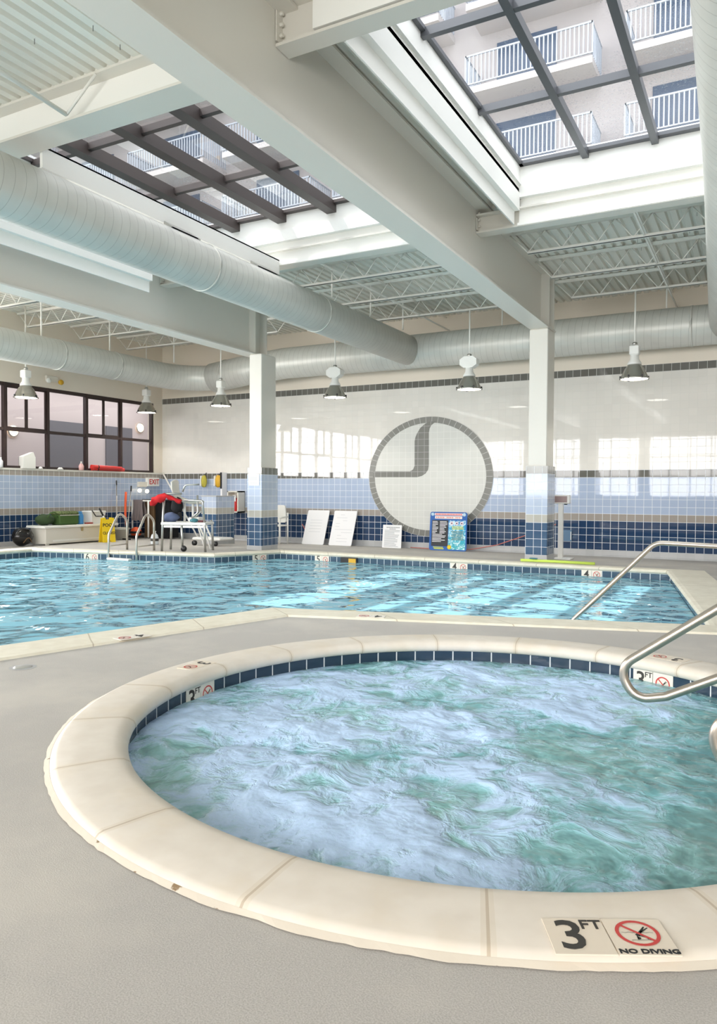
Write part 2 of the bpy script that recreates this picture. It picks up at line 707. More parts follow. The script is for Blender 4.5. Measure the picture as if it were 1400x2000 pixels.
def text_mesh(name, body, size, mat4, m, parent, bold=0., sx=1.):
    cu = bpy.data.curves.new(name, 'FONT')
    cu.body = body
    cu.size = size
    cu.offset = bold
    cu.extrude = .0012
    cu.resolution_u = 3
    cu.align_x = 'CENTER'
    cu.align_y = 'CENTER'
    tmp = bpy.data.objects.new(name, cu)
    C.objects.link(tmp)
    bpy.context.view_layer.update()
    me = bpy.data.meshes.new_from_object(tmp)
    bpy.data.objects.remove(tmp)
    bpy.data.curves.remove(cu)
    org = ORG[parent.name]
    for v in me.vertices:
        p = mat4 @ Vector((v.co.x*sx, v.co.y, v.co.z))
        v.co = p-org
    me.name = name
    me.materials.clear()
    me.materials.append(M[m])
    o = bpy.data.objects.new(name, me)
    C.objects.link(o)
    o.parent = parent
    ORG[o.name] = org
    return o


def frame(origin, x, y):
    x = Vector(x).normalized()
    y = Vector(y)
    y = (y-x*y.dot(x)).normalized()
    z = x.cross(y)
    m = Matrix((x, y, z)).transposed().to_4x4()
    m.translation = Vector(origin)
    return m


# ------------------------------------------------------------------ plan of the room
XL, XR, YB, YF = -15.176, 8.0, 16.3, -4.0
ZD = 5.32
ZW = -.15


def offset_poly(poly, ds):
    n = len(poly)
    out = []
    P = [Vector(p) for p in poly]
    area = sum(P[i].x*P[(i+1) % n].y-P[(i+1) % n].x*P[i].y for i in range(n))
    s = 1 if area > 0 else -1
    ln = []
    for i in range(n):
        a, b = P[i], P[(i+1) % n]
        d = (b-a).normalized()
        nv = Vector((d.y, -d.x))*s
        ln.append((a+nv*ds[i], d))
    for i in range(n):
        p, d = ln[i-1]
        q, e = ln[i]
        den = d.x*e.y-d.y*e.x
        if abs(den) < 1e-6:
            out.append(q)
            continue
        tt = ((q.x-p.x)*e.y-(q.y-p.y)*e.x)/den
        out.append(p+d*tt)
    return out


POOL = [(-5.93, 1.5), (-4.53, 6.50), (-.38, 7.70), (-1.27, 12.80), (-8.72, 12.82), (-9.31, 11.43), (-13.36, 10.48), (-13.55, 1.5)]
WID = [.48, .42, .55, .25, .27, .27, .27, .3]
POUT = offset_poly(POOL, WID)
SC = Vector((-1.372, 3.99, 0))
SRI, SRO = 1.90, 2.238


def zfloor(x, y):
    a = max(0, min(1, (y-13.2)/3.1))
    b = max(0, min(1, (-x-13.7)/1.5))
    return -.10*max(a, b*.6)


# ------------------------------------------------------------------ floor (with openings for pool and spa)
def build_floor():
    from mathutils.geometry import delaunay_2d_cdt
    outer = []
    xs = [XL+(XR-XL)*i/24 for i in range(25)]
    outer += [Vector((x, YF)) for x in xs]
    outer += [Vector((XR, YF+(YB-YF)*i/16)) for i in range(1, 17)]
    outer += [Vector((x, YB)) for x in xs[::-1][1:]]
    outer += [Vector((XL, YB-(YB-YF)*i/16)) for i in range(1, 16)]
    spa = [Vector((SC.x+(SRO-.03)*math.cos(2*PI*i/96), SC.y+(SRO-.03)*math.sin(2*PI*i/96))) for i in range(96)]
    pool = [Vector((p.x, p.y)) for p in offset_poly(POOL, [w-.02 for w in WID])]
    grid = []
    for yy in (13.2, 13.9, 14.7, 15.5):
        grid += [Vector((x, yy)) for x in xs[1:-1]]
    grid += [Vector((-14.1, y)) for y in (4, 8, 11, 12.5)]
    vs, edges = [], []

    def loop(pts):
        b = len(vs)
        vs.extend(pts)
        edges.extend([(b+i, b+(i+1) % len(pts)) for i in range(len(pts))])
    loop(outer)
    loop(pool)
    loop(spa)
    vs.extend(grid)
    V, E, F, *_ = delaunay_2d_cdt(vs, edges, [], 1, 1e-5)

    def inside(p, poly):
        c = False
        n = len(poly)
        for i in range(n):
            a, b = poly[i], poly[(i+1) % n]
            if (a.y > p.y) != (b.y > p.y) and p.x < (b.x-a.x)*(p.y-a.y)/(b.y-a.y)+a.x:
                c = not c
        return c
    mb = MB()
    ids = [mb.pt((v.x, v.y, zfloor(v.x, v.y))) for v in V]
    for f in F:
        cen = sum((V[i] for i in f), Vector((0, 0)))/len(f)
        if inside(cen, pool) or (cen-Vector((SC.x, SC.y))).length < SRO-.035:
            continue
        mb.face([ids[i] for i in f])
    o = shell('floor', mb, 'deck_concrete')
    return o


build_floor()

# pool basin
mb = MB()
n = len(POOL)
BAS = offset_poly(POOL, [.02]*n)
ids_t = [mb.pt((p.x, p.y, -.20)) for p in BAS]
DEP = [-1.4, -1.4, -1.3, -1.3, -1.7, -1.8, -2.1, -2.1]
ids_b = [mb.pt((p.x, p.y, DEP[i])) for i, p in enumerate(BAS)]
for i in range(n):
    j = (i+1) % n
    mb.face((ids_t[i], ids_t[j], ids_b[j], ids_b[i]))
for tri in tessellate_polygon([[Vector((p.x, p.y, 0)) for p in BAS]]):
    mb.face([ids_b[k] for k in tri])
basin = thing('swimming_pool', 'large angular swimming pool of rippling turquoise water in the grey deck', 'swimming pool', (-7, 9, -2.1))
mb.build('basin', 'pool_plaster', basin)
# lane lines on the bottom
mb = MB()
for y in (8.6, 10.6):
    x0, x1 = -8.8 if y < 9 else -8.0, -2.2
    mb.box(x0, x1, y, y+.22, -1.33, -1.315)
mb.build('lane_line', 'navy_strip', basin)
# waterline tile
mb = MB()
L = 0
MK_POOL = []
for i in range(n):
    a, b = BAS[i], BAS[(i+1) % n]
    d = (b-a).length
    k = round(d/.150)
    mb.quad((a.x, a.y, -.30), (b.x, b.y, -.30), (b.x, b.y, -.045), (a.x, a.y, -.045), uv=((0, 0), (k, 0), (k, .999), (0, .999)))
wl = mb.build('waterline_tile', 'pool_tile', basin)


def coping(name, inner, outer, m, parent):
    mb = MB()
    n = len(inner)
    prof = [(0, -.045), (-.035, -.03), (-.04, -.01), (-.02, .012), (.03, .02)]
    for i in range(n):
        j = (i+1) % n
        a, b, c, d = inner[i], inner[j], outer[j], outer[i]
        L = (b-a).length

        def P(o, q, w, k):
            # w metres from the inner edge towards the outer corner
            u = (q-o)
            return o+u*(w/max(u.length, 1e-6)) if k else o
        pa = [a+(d-a).normalized()*w for w, z in prof]+[d-(d-a).normalized()*.02, d]
        pb = [b+(c-b).normalized()*w for w, z in prof]+[c-(c-b).normalized()*.02, c]
        zz = [z for w, z in prof]+[.018, -.002]
        u = 0
        for k in range(len(zz)-1):
            mb.quad((pa[k].x, pa[k].y, zz[k]), (pb[k].x, pb[k].y, zz[k]), (pb[k+1].x, pb[k+1].y, zz[k+1]), (pa[k+1].x, pa[k+1].y, zz[k+1]), uv=((0, k), (L, k), (L, k+1), (0, k+1)), smooth=k < 4)
    return mb.build(name, m, parent)


def jointed(name, src, period, joint, width):
    m = M[src].copy()
    m.name = name
    M[name] = m
    t = NT(m)
    u = t.sep(t.add('ShaderNodeUVMap').outputs[0])[0]
    f = t.math('FRACT', t.math('DIVIDE', u, period))
    g = t.math('LESS_THAN', f, width/period)
    old = t.b.inputs['Base Color'].links[0].from_socket
    t.link(t.mix(t.math('MULTIPLY', g, .8), old, lin(joint)), t.b.inputs['Base Color'])


jointed('pool_coping_jointed', 'pool_coping', 1.05, (176, 164, 140), .012)
coping('coping', [Vector(p) for p in POOL], POUT, 'pool_coping_jointed', basin)
# water body
mb = MB()
WP = offset_poly(POOL, [.012]*n)
ids = [mb.pt((p.x, p.y, ZW)) for p in WP]
for tri in tessellate_polygon([[Vector((p.x, p.y, 0)) for p in WP]]):
    mb.face([ids[k] for k in tri])
wat = mb.build('water', 'pool_water', basin)

# ------------------------------------------------------------------ spa
spa = thing('spa_pool', 'round whirlpool spa full of foaming pale blue water in front', 'hot tub', (SC.x, SC.y, -1.1))
mb = MB()
prof = [(1.935, -.05), (1.915, -.052), (1.895, -.045), (1.882, -.025), (1.880, -.005), (1.890, .015), (1.915, .030), (1.95, .036), (2.02, .036), (2.10, .033), (2.195, .030), (2.215, .024), (2.238, .0), (2.24, -.004)]
mb.lathe(prof, SC, 190, uvn=19.0)
for i in list(mb.uv):
    pass
m = M['coping_stone'].copy()
m.name = 'spa_coping_stone'
M['spa_coping_stone'] = m
t = NT(m)
u = t.sep(t.add('ShaderNodeUVMap').outputs[0])[0]
f = t.math('FRACT', t.math('ADD', u, .205))
j1 = t.math('LESS_THAN', t.math('ABSOLUTE', t.math('SUBTRACT', f, .5)), .007)
wide = t.math('LESS_THAN', t.math('ABSOLUTE', t.math('SUBTRACT', f, .5)), .03)
old = t.b.inputs['Base Color'].links[0].from_socket
c1 = t.mix(t.math('MULTIPLY', wide, .25), old, lin((200, 184, 156)))
t.link(t.mix(t.math('MULTIPLY', j1, .55), c1, lin((168, 148, 120))), t.b.inputs['Base Color'])
# chipped grout at the outer edge
o = mb.build('coping', 'spa_coping_stone', spa)
mb = MB()
nn = 400
for i in range(nn):
    a0, a1 = 2*PI*i/nn, 2*PI*(i+1)/nn
    r0 = 2.252+.012*noise.noise(Vector((math.cos(a0)*14, math.sin(a0)*14, 0)))+.006*noise.noise(Vector((math.cos(a0)*60, math.sin(a0)*60, 0)))
    r1 = 2.252+.012*noise.noise(Vector((math.cos(a1)*14, math.sin(a1)*14, 0)))+.006*noise.noise(Vector((math.cos(a1)*60, math.sin(a1)*60, 0)))
    q = [(SC.x+r*math.cos(a), SC.y+r*math.sin(a), z) for r, a, z in ((2.228, a0, .012), (2.228, a1, .012), (r1, a1, .004), (r0, a0, .004))]
    mb.quad(*q)
mj = mat('edge_mortar', (222, 212, 196), .8)
t = NT(mj)
nz = t.noise(t.pos(), 16, 3)
t.link(t.mix(t.mapr(nz, .66, .70), lin((222, 212, 196)), lin((140, 116, 86))), t.b.inputs['Base Color'])
mb.build('edge_mortar', 'edge_mortar', spa)
mb = MB()
mb.lathe([(1.925, -.20), (1.925, -.05)], SC, 180, smooth=False, uvn=78)
mb.build('waterline_tile', 'spa_tile', spa)
mb = MB()
mb.lathe([(1.93, -.20), (1.93, -1.1), (0, -1.1)], SC, 90)
mb.build('basin', 'plaster_spa', spa)
mb = MB()
mb.lathe([(1.93, -.50), (1.50, -.50), (1.50, -1.1)], SC, 90)
mb.build('bench', 'plaster_spa', spa)
mb = MB()
mb.lathe([(1.56, -.495), (1.50, -.495), (1.498, -.56)], SC, 90)
mb.build('bench_edge_tile', 'navy_strip', spa)
# entry step with a dark tiled edge
mb = MB()
ed = [(-.80, 5.62), (-.66, 5.52), (-.62, 5.30), (-.54, 5.05), (-.46, 4.88), (-.36, 4.78), (-.10, 4.62), (.12, 4.55)]
for a, b in zip(ed, ed[1:]):
    mb.quad((a[0], a[1], -.235), (b[0], b[1], -.235), (b[0]-.01, b[1]-.085, -.24), (a[0]-.05, a[1]-.05, -.24))
mb.build('step_edge_tile', 'navy_strip', spa)
mb = MB()
mb.prism(ed+[(.30, 4.9), (.02, 5.3), (-.3, 5.6), (-.6, 5.72)], -.60, -.24)
mb.build('entry_step', 'plaster_spa', spa)
# churning surface
mb = MB()
RW = 1.924
rings = [0]+[RW*(k/84)**.9 for k in range(1, 85)]
vals = []
jets = [(-.75, 1.25), (.55, 1.45), (-.95, -.35), (-.3, .2), (-.25, -1.25), (-1.35, .5), (.25, .85), (.35, -.55), (-.6, -1.0), (.9, 1.0), (.35, -1.45), (.75, -.95), (-1.5, -.6)]


def spa_h(x, y):
    p = Vector((x, y, 0))
    wv = Vector((noise.noise(p*1.3+Vector((7, 0, 0))), noise.noise(p*1.3+Vector((0, 9, 0))), 0))*.5
    a = noise.fractal((p+wv)*2.3, .9, 2.1, 5)
    act = max(.25, min(1, .75-.5*(x-.2)))
    h = a*.026*act
    fo = 0
    for jx, jy in jets:
        d = math.hypot(x-jx, y-jy)
        e = math.exp(-(d/.26)**2)
        h += .030*e*(1+.5*noise.noise(p*9))
        fo += math.exp(-(d/.36)**2)
    h += .006*noise.noise(p*14)*act
    edge = max(0, min(1, (RW-math.hypot(x, y))/.06))
    return h*(.35+.65*edge), min(1, fo)


ang = 300
prev = None
cen_i = mb.pt((SC.x, SC.y, ZW+.005+spa_h(0, 0)[0]))
vals.append(spa_h(0, 0)[1])
for r in rings[1:]:
    row = []
    for i in range(ang):
        a = 2*PI*i/ang
        x, y = r*math.cos(a), r*math.sin(a)
        h, fo = spa_h(x, y)
        row.append(mb.pt((SC.x+x, SC.y+y, ZW+.02+h)))
        vals.append(fo)
    for i in range(ang):
        j = (i+1) % ang
        if prev is None:
            mb.face((cen_i, row[i], row[j]), None, True)
        else:
            mb.face((prev[i], row[i], row[j], prev[j]), None, True)
    prev = row
so = mb.build('water', 'spa_water', spa)
ca = so.data.attributes.new('foam', 'FLOAT', 'POINT')
for i, v in enumerate(vals):
    ca.data[i].value = v

# ------------------------------------------------------------------ walls
mb = MB()
mb.quad((XL, YB, .04), (XR, YB, .04), (XR, YB, 3.86), (XL, YB, 3.86))
mb.quad((XL, YB+.3, .04), (XL, YB+.3, 3.86), (XR, YB+.3, 3.86), (XR, YB+.3, .04))
shell('wall_back', mb, 'wall_tile')
mb = MB()
mb.box(XL-.3, XR+.3, YB, YB+.3, 3.86, 6.0)
shell('wall_back_upper', mb, 'cream_paint')
mb = MB()
prof = [(0, .04), (-.012, .035), (-.015, -.06), (-.03, -.09), (-.06, -.105)]
for a, b in zip(prof, prof[1:]):
    mb.quad((XL, YB+a[0], a[1]), (XR, YB+a[0], a[1]), (XR, YB+b[0], b[1]), (XL, YB+b[0], b[1]))
shell('baseboard_back', mb, 'base_tile')
mb = MB()
mb.quad((XL, YF, .05), (XL, YB, .05), (XL, YB, 1.73), (XL, YF, 1.73))
mb.quad((XL-.25, YF, .05), (XL-.25, YF, 1.73), (XL-.25, YB, 1.73), (XL-.25, YB, .05))
shell('wall_left', mb, 'side_tile')
mb = MB()
mb.box(XL-.25, XL+.012, YF, YB, 1.70, 1.745)
shell('trim_1', mb, 'white_paint')
mb = MB()
for a, b in zip(prof, prof[1:]):
    mb.quad((XL-a[0], YF, a[1]+.01), (XL-a[0], YB, a[1]+.01), (XL-b[0], YB, b[1]+.01), (XL-b[0], YF, b[1]+.01))
shell('baseboard_left', mb, 'base_tile')
mb = MB()
mb.box(XL-.25, XL, YF, YB, 3.70, 6.0)
mb.box(XL-.25, XL, 15.97, YB, 1.745, 3.70)
shell('wall_left_upper', mb, 'cream_paint')
mb = MB()
mb.quad((XR, YF, -.1), (XR, YB, -.1), (XR, YB, 6), (XR, YF, 6))
mb.quad((XR+.2, YF, -.1), (XR+.2, YF, 6), (XR+.2, YB, 6), (XR+.2, YB, -.1))
shell('wall_right', mb, 'white_paint')
mb = MB()
mb.box(XL-.25, XR, YF-.25, YF, -.1, 1.05)
mb.box(XL-.25, XR, YF-.25, YF, 3.85, 6.0)
for x in (-15.3, -10.2, -4.8, .4, 5.6, 7.8):
    mb.box(x-.22, x+.22, YF-.25, YF, 1.05, 3.85)
shell('wall_rear', mb, 'white_paint')

# windows in the left wall: bronze frames
ys = [-2.9+1.178*k for k in range(17)]   # mullion positions; last ones match the photo
ys = [15.94-1.172*k for k in range(16)]
wr = shell_root('window_1', (XL-.08, 8, 1.745))
mb = MB()
xa, xb = XL-.12, XL-.04
y0, y1 = ys[-1], ys[0]
mb.box(xa, xb, y0, y1, 1.745, 1.80)
mb.box(xa, xb, y0, y1, 3.62, 3.70)
mb.box(xa, xb, y0, y1, 2.60, 2.67)
for i, y in enumerate(ys):
    hw = .035 if 0 < i < len(ys)-1 else .04
    mb.box(xa-.01, xb+.01, y-hw, y+hw, 1.745, 3.70)
mb.build('window_frame', 'dark_frame', wr, 'structure')
mb = MB()
for i in range(1, len(ys)-1, 2):
    ym = (ys[i]+ys[i+1])/2
    for a, b in ((ys[i+1]+.06, ym+.02), (ym-.02, ys[i]-.06)):
        off = .0 if a < ym-.1 else .02
        mb.box(xa+.02+off, xa+.045+off, a-.025, a+.025, 2.67, 3.62)
        mb.box(xa+.02+off, xa+.045+off, b-.025, b+.025, 2.67, 3.62)
        mb.box(xa+.02+off, xa+.045+off, a, b, 2.67, 2.70)
        mb.box(xa+.02+off, xa+.045+off, a, b, 3.59, 3.62)
mb.build('sliding_sash', 'dark_frame', wr, 'structure')
mb = MB()
mb.quad((XL-.085, y0, 1.78), (XL-.085, y1, 1.78), (XL-.085, y1, 3.65), (XL-.085, y0, 3.65))
mb.build('pane', 'window_glass', wr, 'structure')

# rear windows behind the camera
rr = shell_root('window_2', (-3.5, YF-.1, 1.05))
mb = MB()
x = XL+.3
while x < XR-.3:
    mb.box(x-.025, x+.025, YF-.16, YF-.10, 1.05, 3.85)
    x += .86
for z in (1.08, 1.98, 2.9, 3.82):
    mb.box(XL, XR, YF-.16, YF-.10, z-.03, z+.03)
mb.build('window_frame', 'grey_frame', rr, 'structure')
mb = MB()
mb.quad((XL, YF-.13, 1.05), (XR, YF-.13, 1.05), (XR, YF-.13, 3.85), (XL, YF-.13, 3.85))
mb.build('pane', 'window_glass', rr, 'structure')

# corridor behind the left windows
mb = MB()
mb.box(-18.2, -18.1, 10.2, 22, -.1, 5.0)
mb.box(-18.2, XL-.25, 10.2, 10.3, -.1, 5.0)
mb.box(-18.2, XL-.25, 19, 19.1, -.1, 5.0)
mb.box(-18.2, XL-.25, 10.2, 19, 4.4, 4.5)
mb.box(-18.2, XL-.25, 10.2, 19, -.15, -.05)
shell('wall_corridor', mb, 'corridor_paint')
for i, (ya, yb) in enumerate(((11.6, 12.55), (14.75, 16.1), (16.9, 18.0))):
    r_ = shell_root('door_%d' % (i+1), (-18.1, (ya+yb)/2, 0))
    MB().box(-18.1, -18.05, ya, yb, -.05, 3.25).build('door_panel', 'corridor_dark', r_, 'structure')
    MB().box(-18.05, -18.0, yb-.12, yb-.06, 1.0, 1.2).build('door_handle', 'brushed', r_, 'structure')
for y, z in ((18.35, 3.3), (13.6, 2.85)):
    l = thing('wall_light', 'round white wall light behind the window panes, %s' % ('beside the corner pane' if y > 15 else 'above the white carton'), 'wall light', (-18.05, y, z-.15), 'corridor wall lights')
    MB().lathe([(0, .10), (.07, .09), (.12, .05), (.14, 0)], (-18.06, y, z), 20, 'X').build('globe', 'bulb', l)
    MB().lathe([(.14, -.01), (.165, -.01), (.165, .02), (.14, .03)], (-18.06, y, z), 20, 'X').build('ring', 'brushed', l)
cl = bpy.data.lights.new('corridor_fill', 'AREA')  # unseen area lamp added overhead to brighten the corridor
cl.shape = 'RECTANGLE'
cl.size, cl.size_y = 2.0, 8
cl.energy = 220
clo = bpy.data.objects.new('corridor_fill', cl)
C.objects.link(clo)
clo.location = (-16.8, 14.7, 4.35)

# ------------------------------------------------------------------ columns
def column(x0, x1, y0, y1, ztop, name, label):
    t = thing(name, label, 'column', ((x0+x1)/2, (y0+y1)/2, -.05), 'tiled columns')
    MB().box(x0+.03, x1-.03, y0+.03, y1-.03, 1.70, ztop, .02).build('shaft', 'white_paint', t)
    MB().box(x0, x1, y0, y1, .085, 1.735).build('tile_cladding', 'column_tile', t)
    MB().box(x0-.003, x1+.003, y0-.003, y1+.003, -.06, .085).build('base', 'base_tile', t)
    return t


column(-3.865, -3.46, 13.76, 14.32, 4.27, 'column', 'square white column with blue tiled foot beside the pedestal display')
colL = column(-9.60, -9.225, 12.86, 13.45, 4.13, 'column', 'square white column with blue tiled foot carrying a paper notice')

# ------------------------------------------------------------------ steel
def ibeam(mb, a, b, w, z0, z1, axis, c, tf=.025, tw=.02):
    """I section from a to b along axis, centred on c"""
    def bx(lo, hi, za, zb):
        if axis == 'Y': mb.box(c+lo, c+hi, a, b, za, zb)
        else: mb.box(a, b, c+lo, c+hi, za, zb)
    bx(-w/2, w/2, z0, z0+tf)
    bx(-w/2, w/2, z1-tf, z1)
    bx(-tw/2, tw/2, z0+tf, z1-tf)


def main_beam(c, z0, z1, y0, y1, label, stiff):
    t = thing('steel_beam', label, 'beam', (c, (y0+y1)/2, z0), 'main roof beams')
    mb = MB()
    ibeam(mb, y0, y1, .36, z0, z1, 'Y', c)
    mb.build('girder', 'beam_paint', t)
    for y in stiff:
        m2 = MB()
        for s in (-1, 1):
            m2.box(c+s*.01, c+s*.17, y-.012, y+.012, z0+.025, z1-.025)
        m2.build('stiffener', 'beam_paint', t)
    return t


main_beam(-3.655, 4.27, 5.29, -4, 14.30, 'deep white steel beam running over the middle column', (13.85, 14.2))
main_beam(-9.62, 4.13, 5.29, -4, 13.42, 'deep white steel beam running over the left column', (12.95, 13.35))
main_beam(2.3, 4.27, 5.29, -4, 14.3, 'deep white steel beam out to the right of the round duct', ())


def cross_beam(x0, x1, y, w, z0, z1, label):
    t = thing('cross_beam', label, 'beam', ((x0+x1)/2, y, z0), 'cross beams beside the skylights')
    mb = MB()
    ibeam(mb, x0, x1, w, z0, z1, 'X', y)
    mb.build('girder', 'beam_paint', t)
    for s, x in ((1, x0), (-1, x1)):
        MB().box(x, x+s*.012, y-.10, y+.10, z0+.05, z1-.05).build('end_plate', 'beam_paint', t)
        for k in range(3):
            for yy in (y-.05, y+.05):
                MB().lathe([(0, .03), (.018, .03), (.018, 0), (0, 0)] if s > 0 else [(0, -.03), (.018, -.03), (.018, 0), (0, 0)], (x+s*.014, yy, z0+.11+k*.09), 6, 'X', False).build('bolt', 'beam_paint', t)
    return t


cross_beam(-9.60, -3.67, 5.45, .34, 4.93, 5.32, 'white cross beam at the near edge of the left skylight')
cross_beam(-3.64, 2.28, 5.36, .20, 4.96, 5.32, 'white cross beam at the near edge of the right skylight')
cross_beam(-9.60, -3.67, 10.36, .20, 4.93, 5.20, 'white cross beam at the far edge of the left skylight')
cross_beam(-3.64, 2.28, 10.36, .20, 4.93, 5.20, 'white cross beam at the far edge of the right skylight')

# corrugated roof deck
def deck(name, x0, x1, y0, y1, z=ZD):
    mb = MB()
    p = .155
    k0, k1 = math.floor(x0/p), math.ceil(x1/p)
    pts = []
    for k in range(k0, k1):
        b = k*p
        pts += [(b, z), (b+.085, z), (b+.102, z+.045), (b+.138, z+.045)]
    pts = [(min(max(x, x0), x1), zz) for x, zz in pts]+[(x1, z)]
    for a, b in zip(pts, pts[1:]):
        if b[0]-a[0] < 1e-5: continue
        mb.quad((a[0], y0, a[1]), (b[0], y0, b[1]), (b[0], y1, b[1]), (a[0], y1, a[1]))
    mb.quad((x0, y0, z+.12), (x0, y1, z+.12), (x1, y1, z+.12), (x1, y0, z+.12))
    mb.quad((x0, y0-.002, z), (x1, y0-.002, z), (x1, y0-.002, z+.12), (x0, y0-.002, z+.12))
    mb.quad((x0, y1+.002, z), (x1, y1+.002, z), (x1, y1+.002, z+.12), (x0, y1+.002, z+.12))
    mb.quad((x0, y0, z), (x0, y1, z), (x0, y1, z+.12), (x0, y0, z+.12))
    mb.quad((x1, y0, z), (x1, y1, z), (x1, y1, z+.12), (x1, y0, z+.12))
    return shell(name, mb, 'deck_paint')


SKL = (-8.95, -4.22, 5.62, 10.30)
SKR = (-3.02, 1.55, 5.45, 10.30)
deck('ceiling', XL-.2, XR+.2, 10.46, YB+.2)
deck('ceiling_near', XL-.2, XR+.2, YF-.2, 5.30)
deck('ceiling_left', XL-.2, SKL[0], 5.27, 10.46)
deck('ceiling_middle', SKL[1], SKR[0], 5.27, 10.46)
deck('ceiling_right', SKR[1], XR+.2, 5.27, 10.46)

# skylights
def skylight(S, label, rx, rw, rd, rmat, ybars, name='skylight'):
    x0, x1, y0, y1 = S
    ZG = 5.80
    t = thing(name, label, 'skylight', ((x0+x1)/2, (y0+y1)/2, 4.93), 'roof skylights')
    # stepped curb
    mb = MB()
    mb.box(x0-.25, x1+.25, y1+.16, y1+.24, 4.97, ZG+.1)           # upper far face
    mb.box(x0-.02, x1+.02, y1, y1+.17, 5.50, ZG+.06)
    mb.box(x0-.02, x1+.02, y1-.06, y1+.17, 5.32, 5.50)
    mb.box(x0-.02, x1+.02, y1+.03, y1+.17, 4.975, 5.32)
    mb.box(x0-.02, x1+.02, y1-.05, y1+.06, 4.94, 4.975)
    mb.box(x0-.25, x1+.25, y0-.20, y0-.10, 5.0, ZG+.1)
    mb.box(x0-.02, x1+.02, y0-.12, y0, 5.42, ZG+.06)
    for xx, s in ((x0, -1), (x1, 1)):
        mb.box(xx, xx+s*.09, y0-.1, y1+.16, 5.32, ZG+.06)
        mb.box(xx-s*.035, xx, y0-.1, y1, 5.48, 5.52)
    mb.build('curb', 'curb_white', t)
    zb = ZG-.035
    for i, x in enumerate(rx):
        MB().box(x-rw/2, x+rw/2, y0-.02, y1+.02, zb-rd, ZG).build('rafter', rmat, t)
    mb = MB()
    for y in ybars:
        mb.box(x0, x1, y-.035, y+.035, zb-.06, ZG-.01)
    mb.build('purlin', rmat, t)
    mb = MB()
    mb.box(x0, x1, y1-.10, y1, zb-.01, ZG)
    mb.box(x0, x1, y0, y0+.08, zb-.01, ZG)
    mb.box(x0, x0+.05, y0, y1, zb-.01, ZG)
    mb.box(x1-.05, x1, y0, y1, zb-.01, ZG)
    mb.build('edge_frame', rmat, t)
    mb = MB()
    mb.quad((x0-.1, y0-.1, ZG+.005), (x1+.1, y0-.1, ZG+.005), (x1+.1, y1+.2, ZG+.005), (x0-.1, y1+.2, ZG+.005))
    mb.build('glazing', 'skylight_glass', t)
    return t


skylight(SKR, 'right-hand skylight of broad panes in slim grey bars', [-3.02+.865*k+.02 for k in range(1, 5)], .085, .07, 'grey_frame', [6.88, 8.56])
skylight(SKL, 'left-hand skylight crossed by thick dark brown rafters', [-7.93, -6.99, -6.05, -5.12], .17, .13, 'bronze_frame', [7.08, 8.72])


# channels hung along the skylight sides
def channel(x, y0, y1, z0, h, s, label):
    mb = MB()
    mb.box(x, x+s*.018, y0, y1, z0, z0+h)
    mb.box(x, x+s*.09, y0, y1, z0+h-.018, z0+h)
    mb.box(x+s*.075, x+s*.09, y0, y1, z0+h, z0+h+.22)
    o = mb.build('curb_channel', 'curb_white')
    return tag(o, label, 'metal trim', 'channels along the skylight edges')


channel(-3.10, 5.47, 10.25, 4.96, .20, 1, 'white steel channel along the left side of the right skylight')
channel(-9.10, 5.63, 9.45, 4.56, .20, 1, 'white steel channel beside the left beam, seen under the round duct')
mb = MB()
mb.box(-7.04, -7.0, 5.66, 10.24, 4.78, 5.02)
mb.box(-7.14, -7.0, 5.66, 10.24, 5.00, 5.02)
o = mb.build('light_shelf', 'curb_white')
tag(o, 'long white metal strip along the top of the big round duct', 'metal trim')
# brackets clipped to it above the duct
for i, y in enumerate((7.55, 9.45)):
    mb = MB()
    mb.prism([(-6.99, 4.80), (-6.84, 4.70), (-6.84, 4.68), (-7.0, 4.76)], y, y+.5, 'XZ')
    mb.box(-6.87, -6.84, y, y+.55, 4.675, 4.70)
    o = mb.build('strip_bracket', 'brushed')
    tag(o, ('nearer' if i == 0 else 'farther')+' thin metal bracket on top of the big duct', 'bracket')


# ------------------------------------------------------------------ joists
def joist(x0, x1, y, label, ztop=5.31, zbot=4.94):
    t = thing('roof_joist', label, 'joist', ((x0+x1)/2, y, zbot), 'open web roof joists')
    mb = MB()
    for s in (-1, 1):
        mb.box(x0, x1, y+s*.012, y+s*.05, ztop-.008, ztop)
        mb.box(x0, x1, y+s*.012, y+s*.018, ztop-.045, ztop)
    mb.build('top_chord', 'joist_paint', t)
    mb = MB()
    xa, xb = x0+.35, x1-.35
    for s in (-1, 1):
        mb.box(xa, xb, y+s*.012, y+s*.045, zbot, zbot+.008)
        mb.box(xa, xb, y+s*.012, y+s*.018, zbot, zbot+.04)
    mb.build('bottom_chord', 'joist_paint', t)
    mb = MB()
    n = max(2, round((xb-xa)/.52))
    st = (xb-xa)/n
    pts = [(x0+.05, y, ztop-.03), (xa, y, zbot+.02)]
    for k in range(n):
        pts.append((xa+st*(k+.5), y, ztop-.03))
        pts.append((xa+st*(k+1), y, zbot+.02))
    pts.append((x1-.05, y, ztop-.03))
    for a, b in zip(pts, pts[1:]):
        mb.tube([a, b], .010, 5)
    mb.build('web', 'joist_paint', t)
    return t


